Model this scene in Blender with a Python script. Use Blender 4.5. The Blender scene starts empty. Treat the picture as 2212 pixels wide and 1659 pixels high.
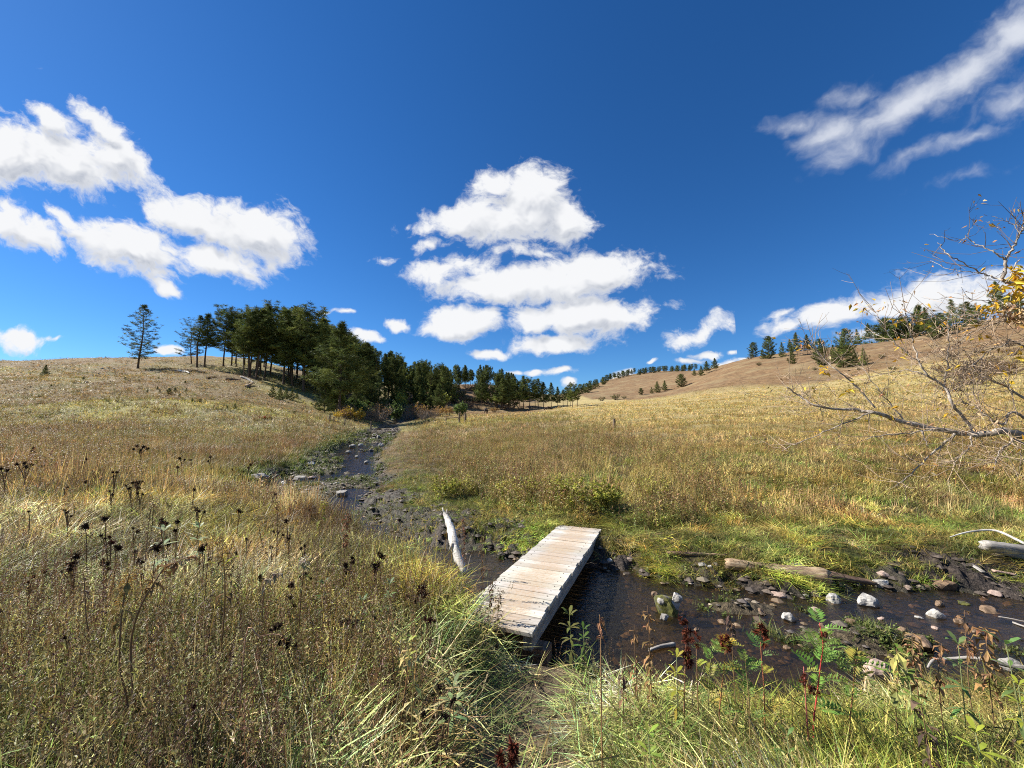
USE_DENOISE = False
import bpy, bmesh, math, random
import numpy as np
from mathutils import Vector, Matrix
SC = bpy.context.scene
COL = SC.collection
R = random.Random(7)
NR = np.random.default_rng(11)

# ------------------------------------------------------------------ camera model
PITCH = math.radians(6.0)
CP, SP = math.cos(PITCH), math.sin(PITCH)
FPX, CX, CY = 834.0, 1106.0, 829.5          # a 2212 x 1659 picture plane
EYE = 1.75


def ray(px, py):
    a = (px - CX) / FPX
    b = (CY - py) / FPX
    return (a, CP - b * SP, SP + b * CP)


def P(px, py, Y):
    d = ray(px, py)
    t = Y / d[1]
    return Vector((d[0] * t, Y, EYE + d[2] * t))


# ------------------------------------------------------------------ noise
def _hash(ix, iy, seed):
    h = (ix.astype(np.int64) * 374761393 + iy.astype(np.int64) * 668265263 + seed * 1442695041) & 0xFFFFFFFF
    h = ((h ^ (h >> 13)) * 1274126177) & 0xFFFFFFFF
    h = h ^ (h >> 16)
    return (h & 0xFFFFFF) / float(0x1000000)


def vnoise(x, y, seed=0):
    x0 = np.floor(x); y0 = np.floor(y)
    fx = x - x0; fy = y - y0
    fx = fx * fx * (3 - 2 * fx); fy = fy * fy * (3 - 2 * fy)
    a = _hash(x0, y0, seed); b = _hash(x0 + 1, y0, seed)
    c = _hash(x0, y0 + 1, seed); d = _hash(x0 + 1, y0 + 1, seed)
    return (a * (1 - fx) + b * fx) * (1 - fy) + (c * (1 - fx) + d * fx) * fy


def fbm(x, y, seed=0, o=4):
    s = 0.0; amp = 0.5; tot = 0.0
    for i in range(o):
        s = s + amp * vnoise(x + 17.3 * i, y - 9.1 * i, seed + i)
        tot += amp
        x = x * 2.03; y = y * 2.03; amp *= 0.5
    return s / tot


def sst(e0, e1, x):
    t = np.clip((x - e0) / (e1 - e0), 0, 1)
    return t * t * (3 - 2 * t)


# ------------------------------------------------------------------ terrain
COLS = {
    0:    [(9, 1075), (14, 1020), (25, 955), (40, 900), (60, 850), (85, 805), (105, 781), (120, 780), (160, 800), (300, 850)],
    160:  [(9, 1078), (14, 1022), (25, 957), (40, 903), (60, 850), (82, 810), (105, 770), (120, 768), (160, 795), (300, 850)],
    300:  [(9, 1080), (14, 1025), (25, 960), (40, 905), (60, 850), (80, 815), (93, 796), (112, 768), (125, 766), (160, 790), (300, 850)],
    430:  [(9, 1082), (14, 1027), (25, 962), (40, 912), (60, 860), (80, 820), (95, 795), (115, 770), (130, 766), (170, 790), (300, 850)],
    530:  [(9, 1090), (14, 1028), (25, 965), (40, 918), (60, 872), (80, 838), (97, 813), (120, 785), (150, 772), (190, 785), (300, 850)],
    640:  [(9, 1100), (14, 1030), (25, 966), (40, 928), (60, 893), (80, 862), (95, 840), (120, 812), (160, 800), (200, 800), (320, 850)],
    735:  [(9, 1110), (14, 1030), (25, 968), (40, 933), (60, 910), (73, 897), (95, 880), (120, 845), (160, 815), (200, 810), (320, 850)],
    830:  [(9, 1120), (14, 1030), (25, 972), (40, 940), (58, 921), (75, 908), (95, 897), (120, 885), (150, 850), (180, 830), (230, 825), (350, 850)],
    930:  [(9, 1120), (14, 1035), (25, 980), (40, 943), (60, 914), (80, 904), (100, 896), (120, 886), (150, 850), (175, 832), (230, 830), (350, 850)],
    1010: [(9, 1118), (14, 1028), (25, 973), (40, 937), (60, 911), (90, 898), (110, 892), (125, 884), (150, 840), (165, 824), (220, 832), (350, 850)],
    1100: [(9, 1115), (14, 1022), (25, 964), (40, 931), (60, 907), (90, 895), (120, 888), (150, 872), (180, 842), (220, 832), (350, 855)],
    1200: [(9, 1110), (14, 1018), (25, 955), (40, 924), (60, 903), (100, 886), (130, 882), (180, 872), (250, 862), (330, 858), (600, 862)],
    1330: [(9, 1105), (14, 1015), (25, 946), (40, 914), (60, 892), (100, 872), (120, 868), (170, 866), (300, 845), (400, 825), (600, 812), (900, 835)],
    1450: [(9, 1100), (14, 1010), (25, 940), (40, 908), (60, 885), (100, 864), (130, 857), (200, 847), (350, 815), (500, 803), (700, 797), (1000, 830)],
    1620: [(9, 1096), (14, 1005), (25, 932), (40, 897), (60, 870), (90, 845), (110, 835), (160, 805), (220, 777), (260, 772), (500, 800), (900, 840)],
    1800: [(9, 1090), (14, 995), (25, 922), (40, 884), (60, 853), (80, 834), (100, 820), (150, 778), (190, 752), (230, 748), (500, 790)],
    2000: [(9, 1085), (14, 985), (25, 908), (40, 866), (60, 828), (80, 796), (110, 765), (150, 736), (185, 727), (230, 735), (500, 780)],
    2212: [(9, 1075), (14, 968), (25, 890), (40, 838), (60, 785), (80, 745), (110, 710), (150, 684), (180, 678), (230, 690), (500, 760)],
    2600: [(9, 1060), (14, 950), (25, 860), (40, 800), (60, 735), (80, 690), (110, 650), (150, 622), (180, 615), (230, 630), (500, 730)],
}
AMAX = 1.8
NA, NY = 361, 420
LY0, LY1 = math.log(8.0), math.log(3500.0)
_ag = np.linspace(-AMAX, AMAX, NA)
_yg = np.exp(np.linspace(LY0, LY1, NY))


def _build_table():
    ks = sorted(COLS)
    rows = []
    for k in ks:
        ys = np.array([q[0] for q in COLS[k]], float)
        zs = np.array([P(k, q[1], q[0]).z for q in COLS[k]])
        rows.append(np.interp(np.log(_yg), np.log(ys), zs))
    rows = np.array(rows)
    ax = np.array([(k - CX) / FPX / (CP) for k in ks])
    T = np.empty((NA, NY))
    for j in range(NY):
        T[:, j] = np.interp(_ag, ax, rows[:, j])
    def blur(M, s, axis):
        r = int(3 * s)
        k = np.exp(-0.5 * (np.arange(-r, r + 1) / s) ** 2); k /= k.sum()
        Mp = np.pad(M, [(r, r) if i == axis else (0, 0) for i in range(2)], mode='edge')
        return np.apply_along_axis(lambda v: np.convolve(v, k, 'valid'), axis, Mp)
    return blur(blur(T, 5.0, 0), 3.0, 1)


TAB = _build_table()

STREAM_PTS = [  # x, y, half width, water level
    (30, 3.0, 1.3, -1.05), (20, 3.9, 1.25, -1.0), (14, 4.3, 1.2, -.95), (10, 4.75, 1.05, -.9), (7.5, 4.95, 1.0, -.86), (5, 4.85, 1.15, -.84),
    (3.4, 4.8, 1.2, -.82), (1.9, 5.05, 1.28, -.81), (.7, 5.65, 1.3, -.80), (-.8, 6.95, .75, -.80), (-2.2, 7.9, .45, -.79), (-3.6, 9.5, .34, -.76),
    (-5.4, 11.6, .7, -.71), (-7.5, 15.0, 2.0, -.62), (-8.6, 19.5, 1.35, -.5), (-9.9, 23.5, 1.25, -.35), (-12.5, 33, 1.5, 0.0),
    (-15.5, 45, 1.6, .45), (-18.3, 56, 1.4, .85), (-22, 68, 1.2, 1.35), (-24, 82, 1.0, 2.2), (-24, 100, .9, 3.3)]


def _spline():
    p = np.array(STREAM_PTS, float)
    out = []
    for i in range(len(p) - 1):
        p0 = p[max(i - 1, 0)]; p1 = p[i]; p2 = p[i + 1]; p3 = p[min(i + 2, len(p) - 1)]
        n = max(6, int(np.hypot(*(p2 - p1)[:2]) / 0.25))
        for t in np.arange(n) / n:
            out.append(0.5 * ((2 * p1) + (-p0 + p2) * t + (2 * p0 - 5 * p1 + 4 * p2 - p3) * t * t + (-p0 + 3 * p1 - 3 * p2 + p3) * t ** 3))
    out.append(p[-1])
    return np.array(out)


STR = _spline()
_tan = np.gradient(STR[:, :2], axis=0)
_tan /= np.linalg.norm(_tan, axis=1)[:, None]


def stream_info(x, y):
    """distance beyond the water's edge, side (+1 north bank, -1 south bank), water level, index"""
    n = x.size
    de = np.full(n, 99.0); side = np.ones(n); wl = np.full(n, -.8)
    idx = np.zeros(n, int)
    m = np.nonzero((np.hypot(x, y) < 115))[0]
    for c in range(0, m.size, 20000):
        k = m[c:c + 20000]
        d2 = (x[k][:, None] - STR[None, :, 0]) ** 2 + (y[k][:, None] - STR[None, :, 1]) ** 2
        j = d2.argmin(1)
        wob = (vnoise(x[k] * .9, y[k] * .9, 5) - .5) * .5 + (vnoise(x[k] * 2.7, y[k] * 2.7, 6) - .5) * .22
        de[k] = np.sqrt(d2[np.arange(k.size), j]) - STR[j, 2] + wob
        rx = x[k] - STR[j, 0]; ry = y[k] - STR[j, 1]
        side[k] = np.where(_tan[j, 0] * ry - _tan[j, 1] * rx < 0, 1.0, -1.0)
        wl[k] = STR[j, 3]; idx[k] = j
    return de, side, wl, idx


def base_height(x, y, de, side):
    th = np.arctan2(x, y)
    r = np.hypot(x, y)
    thm = math.atan(AMAX)
    tc = np.clip(th, -thm, thm)
    a = np.tan(tc); Y = r * np.cos(tc)
    ia = (a + AMAX) / (2 * AMAX) * (NA - 1)
    iy = (np.log(np.clip(Y, 8.01, 3400)) - LY0) / (LY1 - LY0) * (NY - 1)
    i0 = np.clip(ia.astype(int), 0, NA - 2); j0 = np.clip(iy.astype(int), 0, NY - 2)
    fa = ia - i0; fy = iy - j0
    z = (TAB[i0, j0] * (1 - fa) + TAB[i0 + 1, j0] * fa) * (1 - fy) + (TAB[i0, j0 + 1] * (1 - fa) + TAB[i0 + 1, j0 + 1] * fa) * fy
    back = sst(math.radians(85), math.radians(140), np.abs(th))
    z = z * (1 - back) + back * 0.0
    south = -0.40 * (1 - sst(0.0, 3.3, de)) + 0.30 * sst(-2.5, -7.5, x) * sst(2.5, 7, y)
    north = -0.50 + 0.055 * np.clip(de, 0, 30)
    near = np.where(side > 0, north, south)
    w = sst(9.5, 15.5, Y) * (1 - back)
    z = near * (1 - w) + z * w
    # undulation
    z = z + (fbm(x * .23, y * .23, 31) - .5) * np.clip(r * .02, .10, .5)
    big = sst(60, 140, r)
    z = z + big * (fbm(x * .035, y * .035, 77, 4) - .5) * 3.2
    z = z + big * (fbm(x * .18, y * .18, 79, 3) - .5) * 0.7
    return z


def terrain(x, y, full=False):
    x = np.asarray(x, float).ravel(); y = np.asarray(y, float).ravel()
    de, side, wl, idx = stream_info(x, y)
    z = base_height(x, y, de, side)
    near = de < 6
    flood = wl + .20 + np.where(side > 0, .085, .19) * np.clip(de, 0, 60)
    z = np.where((y > 8) & (de < 40) & (idx < len(STR) - 30), np.minimum(z, flood + sst(3, 14, de) * 2 + sst(10, 40, de) * 20), z)
    z = np.where(near, np.maximum(z, wl + .22 + .04 * np.clip(de, 0, 6)), z)
    # mud width differs per bank
    n1 = fbm(x * 1.1, y * 1.1, 41, 3)
    mw = np.where(side > 0, .75 + 1.5 * (n1 - .35) * sst(26, 10, y), .30 + .5 * (n1 - .4))
    mw = np.where((y > 11) & (side < 0), .7 + .6 * (n1 - .4), mw)
    mw = mw + np.where((side > 0) & (x < .3) & (x > -7) & (y < 13), .55, 0)          # trampled bank upstream of the bridge
    mw = np.where((side > 0) & (x > 2.2) & (y < 11), .40 + 1.1 * (n1 - .38) + .5 * sst(5.6, 7, x), mw)
    mud = 1 - sst(mw - .18, mw + .22, de)
    bankw = np.where(side > 0, 1.35, .6) + .5 * (n1 - .5)
    bar = sst(.45, .60, fbm(x * .75 + 3, y * .75, 51, 3)) * np.where(y > 11, .22, .075)
    bar = bar + .17 * np.exp(-((x - 4.35) / .95) ** 2 - ((y - 4.95) / .30) ** 2)        # mossy bar mid stream
    bar = bar + .15 * np.exp(-((x - 3.1) / .6) ** 2 - ((y - 5.75) / .22) ** 2)
    bar = bar + .10 * np.exp(-((x - 6.2) / .7) ** 2 - ((y - 4.7) / .25) ** 2)
    peb = (fbm(x * 9, y * 9, 61, 2) - .5) * .06
    bed = wl - .13 + bar + peb
    t = sst(-.12, np.maximum(bankw, .25), de)
    zc = bed * (1 - t) + z * t
    z = np.where(de < 2.2, zc, z)
    # churned mud
    hoof = (fbm(x * 4.5, y * 4.5, 63, 3) - .5) * .26 - (np.abs(fbm(x * 8, y * 8, 67, 3) - .5) - .12) * .32
    z = z + mud * sst(-.1, .3, de) * hoof * np.where(y > 30, .5, 1)
    # narrow trodden path to and from the bridge
    pd = path_dist(x, y)
    z = z - .07 * (1 - sst(.16, .45, pd))
    if full:
        return z, dict(de=de, side=side, wl=wl, mud=mud, path=1 - sst(.20, .46, pd), bar=sst(.03, .1, bar))
    return z


PATH = np.array([(.05, -2.5), (.06, 1.4), (.08, 2.2), (.12, 3.0), (.18, 3.9)], float)
PATH2 = np.array([(1.5, 8.2), (1.95, 8.9), (2.6, 9.5), (3.2, 11), (3.9, 14), (4.5, 17)], float)


def path_dist(x, y):
    d = np.full(x.shape, 99.0)
    m = (np.abs(x) < 8) & (y < 22)
    xs = x[m]; ys = y[m]
    best = np.full(xs.shape, 99.0)
    for pl in (PATH, PATH2):
        for (x0, y0), (x1, y1) in zip(pl[:-1], pl[1:]):
            vx, vy = x1 - x0, y1 - y0
            t = np.clip(((xs - x0) * vx + (ys - y0) * vy) / (vx * vx + vy * vy), 0, 1)
            best = np.minimum(best, np.hypot(xs - x0 - t * vx, ys - y0 - t * vy))
    d[m] = best
    return d


def H(x, y):
    return float(terrain(np.array([x]), np.array([y]))[0])


def G(px, py, ymin=1.6, ymax=900.0):
    """the ground point seen at that pixel"""
    d = ray(px, py)
    Y = np.exp(np.linspace(math.log(ymin), math.log(ymax), 1400))
    t = Y / d[1]
    z = terrain(d[0] * t, Y)
    below = np.nonzero(EYE + d[2] * t < z)[0]
    k = below[0] if below.size else len(Y) - 1
    return Vector((d[0] * t[k], Y[k], z[k]))


# ------------------------------------------------------------------ object helpers
def link(o, parent=None):
    COL.objects.link(o)
    if parent is not None:
        o.parent = parent
    return o


def tag(o, label=None, cat=None, group=None, kind=None):
    if label: o['label'] = label
    if cat: o['category'] = cat
    if group: o['group'] = group
    if kind: o['kind'] = kind
    return o


def mesh(name, verts, faces, mats, mi=None, col=None, smooth=False):
    me = bpy.data.meshes.new(name)
    me.from_pydata([tuple(v) for v in verts], [], faces)
    for m in (mats if isinstance(mats, (list, tuple)) else [mats]):
        me.materials.append(m)
    if mi is not None:
        me.polygons.foreach_set('material_index', np.asarray(mi, np.int32))
    if col is not None:
        at = me.attributes.new('Col', 'FLOAT_COLOR', 'POINT')
        c = np.ones((len(verts), 4), np.float32); c[:, :3] = np.asarray(col, np.float32)
        at.data.foreach_set('color', c.ravel())
    if smooth:
        me.polygons.foreach_set('use_smooth', np.ones(len(me.polygons), bool))
    me.update()
    return me


def obj(name, me, parent=None, loc=None):
    o = bpy.data.objects.new(name, me)
    if loc is not None: o.location = loc
    return link(o, parent)


def empty(name, loc, rz=0.0):
    o = bpy.data.objects.new(name, None)
    o.empty_display_size = .2
    o.location = loc
    o.rotation_euler = (0, 0, rz)
    return link(o)


def copy_tree(o, parent=None):
    c = o.copy()
    COL.objects.link(c)
    if parent is not None: c.parent = parent
    for ch in [q for q in COL.objects if q.parent == o]:
        copy_tree(ch, c)
    return c


class MB:
    """collects triangles and quads with point colours into one mesh"""
    def __init__(s):
        s.v = []; s.f = []; s.c = []; s.m = []
    def add(s, vs, fs, col=(1, 1, 1), mi=0):
        b = len(s.v)
        s.v.extend(vs)
        s.f.extend([tuple(b + i for i in f) for f in fs])
        s.c.extend([col] * len(vs))
        s.m.extend([mi] * len(fs))
    def tube(s, pts, rad, n=6, col=(1, 1, 1), mi=0, cap=True, jag=0.0):
        pts = [Vector(p) for p in pts]
        rings = []
        up = Vector((0.13, 0.21, .97))
        vs = []
        k = len(pts)
        prev = None
        for i, p in enumerate(pts):
            t = (pts[min(i + 1, k - 1)] - pts[max(i - 1, 0)])
            if t.length < 1e-9: t = Vector((0, 0, 1))
            t.normalize()
            if prev is None:
                a = t.cross(up)
                if a.length < .1: a = t.cross(Vector((1, 0, 0)))
            else:
                a = prev - t * prev.dot(t)
                if a.length < 1e-4: a = t.cross(up)
            a.normalize(); prev = a
            b = t.cross(a)
            r = rad[i] if hasattr(rad, '__len__') else rad
            for j in range(n):
                q = 2 * math.pi * j / n
                rr = r * (1 + (R.uniform(-jag, jag) if jag else 0))
                vs.append(p + a * (math.cos(q) * rr) + b * (math.sin(q) * rr))
        fs = []
        for i in range(k - 1):
            for j in range(n):
                fs.append((i * n + j, i * n + (j + 1) % n, (i + 1) * n + (j + 1) % n, (i + 1) * n + j))
        if cap:
            fs.append(tuple(range(n - 1, -1, -1)))
            fs.append(tuple((k - 1) * n + j for j in range(n)))
        s.add(vs, fs, col, mi)
    def mesh(s, name, mats, smooth=False):
        return mesh(name, s.v, s.f, mats, s.m, s.c, smooth)


# ------------------------------------------------------------------ material helpers
class NT:
    def __init__(s, tree):
        s.t = tree; s.n = tree.nodes; s.l = tree.links
    def node(s, typ, ins=None, **props):
        nd = s.n.new(typ)
        for k, v in props.items(): setattr(nd, k, v)
        for k, v in (ins or {}).items():
            s.set(nd.inputs[k], v)
        return nd
    def set(s, sock, v):
        if isinstance(v, bpy.types.NodeSocket): s.l.new(v, sock)
        else: sock.default_value = v
    def math(s, op, a, b=None, c=None, clamp=False):
        nd = s.n.new('ShaderNodeMath'); nd.operation = op; nd.use_clamp = clamp
        for i, v in enumerate((a, b, c)):
            if v is not None: s.set(nd.inputs[i], v)
        return nd.outputs[0]
    def vmath(s, op, a, b=None, scale=None):
        nd = s.n.new('ShaderNodeVectorMath'); nd.operation = op
        s.set(nd.inputs[0], a)
        if b is not None: s.set(nd.inputs[1], b)
        if scale is not None: s.set(nd.inputs['Scale'], scale)
        return nd.outputs['Value'] if op in ('LENGTH', 'DOT_PRODUCT', 'DISTANCE') else nd.outputs[0]
    def noise(s, vec, scale, detail=4.0, rough=.55, dist=0.0, out='Fac'):
        nd = s.n.new('ShaderNodeTexNoise')
        if vec is not None: s.l.new(vec, nd.inputs['Vector'])
        s.set(nd.inputs['Scale'], scale); nd.inputs['Detail'].default_value = detail
        nd.inputs['Roughness'].default_value = rough; nd.inputs['Distortion'].default_value = dist
        return nd.outputs[out]
    def mix(s, fac, a, b, blend='MIX'):
        nd = s.n.new('ShaderNodeMix'); nd.data_type = 'RGBA'; nd.blend_type = blend
        s.set(nd.inputs[0], fac)
        s.set(nd.inputs[6], a if isinstance(a, bpy.types.NodeSocket) else (*a[:3], 1))
        s.set(nd.inputs[7], b if isinstance(b, bpy.types.NodeSocket) else (*b[:3], 1))
        return nd.outputs[2]
    def ramp(s, fac, stops, interp='LINEAR'):
        nd = s.n.new('ShaderNodeValToRGB')
        s.l.new(fac, nd.inputs[0])
        cr = nd.color_ramp; cr.interpolation = interp
        while len(cr.elements) < len(stops): cr.elements.new(.5)
        for e, (p, c) in zip(cr.elements, stops):
            e.position = p
            e.color = (c, c, c, 1) if not hasattr(c, '__len__') else (*c[:3], 1)
        return nd.outputs[0]
    def mr(s, v, a, b, c=0.0, d=1.0, smooth=True):
        nd = s.n.new('ShaderNodeMapRange')
        nd.interpolation_type = 'SMOOTHSTEP' if smooth else 'LINEAR'
        for i, q in enumerate((v, a, b, c, d)): s.set(nd.inputs[i], q)
        return nd.outputs[0]
    def attr(s, name, out='Color', typ='GEOMETRY'):
        nd = s.n.new('ShaderNodeAttribute'); nd.attribute_name = name; nd.attribute_type = typ
        return nd.outputs[out]
    def bump(s, h, strength=.5, dist=.02):
        nd = s.n.new('ShaderNodeBump')
        nd.inputs['Strength'].default_value = strength; nd.inputs['Distance'].default_value = dist
        s.l.new(h, nd.inputs['Height'])
        return nd.outputs[0]


def material(name):
    m = bpy.data.materials.new(name)
    m.use_nodes = True
    nt = NT(m.node_tree)
    b = m.node_tree.nodes['Principled BSDF']
    return m, nt, b


def leaf_material(name, base=None, tint=False, rand=.25, trans=.35, rough=.55, spec=.25, hue=.0):
    """thin plant matter: point colour 'Col', optional per-instance tint, a translucent share"""
    m, nt, b = material(name)
    c = nt.attr('Col')
    if base is not None: c = nt.mix(1.0, c, base, 'MULTIPLY')
    if tint: c = nt.mix(1.0, c, nt.attr('tint'), 'MULTIPLY')
    if rand:
        oi = nt.node('ShaderNodeObjectInfo')
        v = nt.mr(oi.outputs['Random'], 0, 1, 1 - rand, 1 + rand, smooth=False)
        c = nt.vmath('SCALE', c, scale=v)
    nt.set(b.inputs['Base Color'], c)
    b.inputs['Roughness'].default_value = rough
    b.inputs['Specular IOR Level'].default_value = spec
    if trans > 0:
        tr = nt.node('ShaderNodeBsdfTranslucent', {'Color': c})
        mx = nt.node('ShaderNodeMixShader', {0: trans, 1: b.outputs[0], 2: tr.outputs[0]})
        nt.l.new(mx.outputs[0], m.node_tree.nodes['Material Output'].inputs['Surface'])
    return m
# ------------------------------------------------------------------ camera, sun, sky
cam = bpy.data.cameras.new('camera')
cam.sensor_width = 36.0
cam.lens = 36.0 * FPX / 2212.0
cam.clip_start = .05
cam.clip_end = 6000
camo = link(bpy.data.objects.new('camera', cam))
camo.location = (0, 0, EYE)
camo.rotation_euler = (math.pi / 2 + PITCH, 0, 0)
SC.camera = camo

SUN_EL, SUN_AZ = math.radians(40), math.radians(-76)      # azimuth from the view direction, negative = left
sl = bpy.data.lights.new('sun', 'SUN')
sl.energy = 5.0
sl.angle = math.radians(.53)
sl.color = (1.0, .955, .88)
so = link(bpy.data.objects.new('sun', sl))
so.location = (-40, 10, 40)
sdir = Vector((math.sin(SUN_AZ) * math.cos(SUN_EL), math.cos(SUN_AZ) * math.cos(SUN_EL), math.sin(SUN_EL)))
so.rotation_euler = sdir.to_track_quat('Z', 'Y').to_euler()

CUMULUS = [  # px, py, half width, half height, tilt (deg, + = rising to the right), weight
    (10, 330, 125, 62, -28, 1.0), (120, 335, 165, 62, -30, 1.05), (245, 350, 105, 52, -32, 1.0), (112, 255, 72, 24, -33, .8), (232, 285, 105, 23, -44, .85),
    (55, 495, 105, 42, -22, .9), (20, 480, 70, 44, -20, .9), (128, 465, 62, 15, -30, .6), (290, 535, 150, 58, -16, 1.05), (200, 520, 110, 30, -20, .8), (430, 480, 165, 46, -26, .95), (540, 505, 120, 66, -10, 1.1), (480, 560, 120, 38, -14, .95),
    (362, 622, 42, 15, -18, .75), (32, 728, 72, 28, -8, .85), (120, 733, 28, 7, -8, .5), (705, 671, 12, 5, 0, .5), (745, 669, 32, 6, -8, .5),
    (1160, 425, 88, 72, 0, 1.1), (1105, 470, 150, 56, 6, 1.1), (1010, 465, 125, 36, 16, .95), (1225, 480, 62, 62, 20, .9), (1070, 400, 62, 30, 20, .65), (930, 488, 52, 22, 20, .6), (1160, 545, 120, 24, 0, .35),
    (930, 530, 42, 18, 10, .6), (955, 580, 85, 32, 10, .75), (1010, 565, 90, 26, -8, .65), (830, 562, 36, 11, 0, .5), (880, 490, 12, 6, 0, .4),
    (1180, 610, 215, 46, 3, 1.1), (1290, 590, 120, 48, 0, 1.1), (1080, 615, 120, 38, 0, 1.0), (1250, 678, 170, 42, 4, 1.1), (1345, 690, 85, 42, 20, .85), (1160, 690, 60, 34, 0, .9),
    (1190, 742, 98, 26, 2, 1.05), (1000, 695, 95, 40, 2, 1.1), (960, 712, 62, 24, 0, .9), (1050, 680, 42, 30, 0, .9),
    (862, 698, 32, 16, -8, .9), (790, 722, 42, 16, -6, 1.0), (1056, 765, 50, 14, 0, 1.0), (1208, 802, 42, 13, 2, .95), (1155, 806, 22, 9, 0, .8), (1228, 826, 18, 13, 0, .8), (1110, 808, 20, 6, 0, .5),
    (1512, 715, 75, 26, 22, .75), (1530, 763, 34, 11, 4, .7), (1486, 779, 30, 8, 3, .6), (1407, 783, 17, 6, 4, .7), (1585, 760, 14, 7, 0, .6), (1330, 825, 46, 14, 16, .8), (1580, 785, 50, 10, 14, .7),
    (370, 755, 32, 11, 0, .8), (2060, 640, 185, 50, 6, .74), (2190, 640, 120, 58, 0, .78), (1800, 672, 110, 34, 12, .72), (1700, 700, 60, 14, 12, .6), (1930, 660, 90, 30, 10, .6), (1705, 668, 36, 9, 18, .4), (1890, 720, 80, 24, 4, .5),
]
WISPS = [
    (1960, 225, 230, 42, 34, .85), (2090, 150, 190, 48, 40, .9), (1800, 285, 120, 34, 30, .7), (1720, 270, 60, 20, 15, .6), (2200, 60, 110, 44, 42, .9),
    (2190, 215, 90, 48, 35, .75), (2110, 290, 90, 16, 20, .5), (1850, 200, 60, 22, 20, .5), (1985, 170, 60, 20, 30, .35), (1960, 335, 60, 14, 30, .35), (100, 170, 34, 9, -40, .45), (60, 195, 22, 5, -35, .4), (2090, 380, 60, 12, 10, .2),
]


def uv_of(px, py):
    d = ray(px, py)
    return np.array((d[0] / d[1], d[2] / d[1]))


def cloud_group(name, items):
    g = bpy.data.node_groups.new(name, 'ShaderNodeTree')
    g.interface.new_socket('Vector', in_out='INPUT', socket_type='NodeSocketVector')
    g.interface.new_socket('Field', in_out='OUTPUT', socket_type='NodeSocketFloat')
    nt = NT(g)
    gi = nt.node('NodeGroupInput'); go = nt.node('NodeGroupOutput')
    acc = None
    for px, py, rx, ry, ang, w in items:
        c = uv_of(px, py)
        sx = abs(uv_of(px + rx, py)[0] - uv_of(px - rx, py)[0]) / 2
        sy = abs(uv_of(px, py + ry)[1] - uv_of(px, py - ry)[1]) / 2
        mp = nt.node('ShaderNodeMapping', vector_type='TEXTURE')
        src = gi.outputs[0]
        if acc is not None:      # keeps the evaluation a chain
            va = nt.node('ShaderNodeVectorMath', operation='MULTIPLY_ADD')
            nt.l.new(acc, va.inputs[0]); va.inputs[1].default_value = (1e-9,) * 3; nt.l.new(src, va.inputs[2])
            src = va.outputs[0]
        nt.l.new(src, mp.inputs['Vector'])
        mp.inputs['Location'].default_value = (c[0], c[1], 0)
        mp.inputs['Rotation'].default_value = (0, 0, math.radians(ang))
        mp.inputs['Scale'].default_value = (sx * 1.12, sy * 1.12, 1)
        L = nt.vmath('LENGTH', mp.outputs[0])
        f = nt.math('MULTIPLY_ADD', L, -w, w)
        acc = f if acc is None else nt.math('SMOOTH_MAX', acc, f, .12)
    nt.l.new(acc, go.inputs[0])
    return g


SKYV = .62
EXPO = .92


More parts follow.
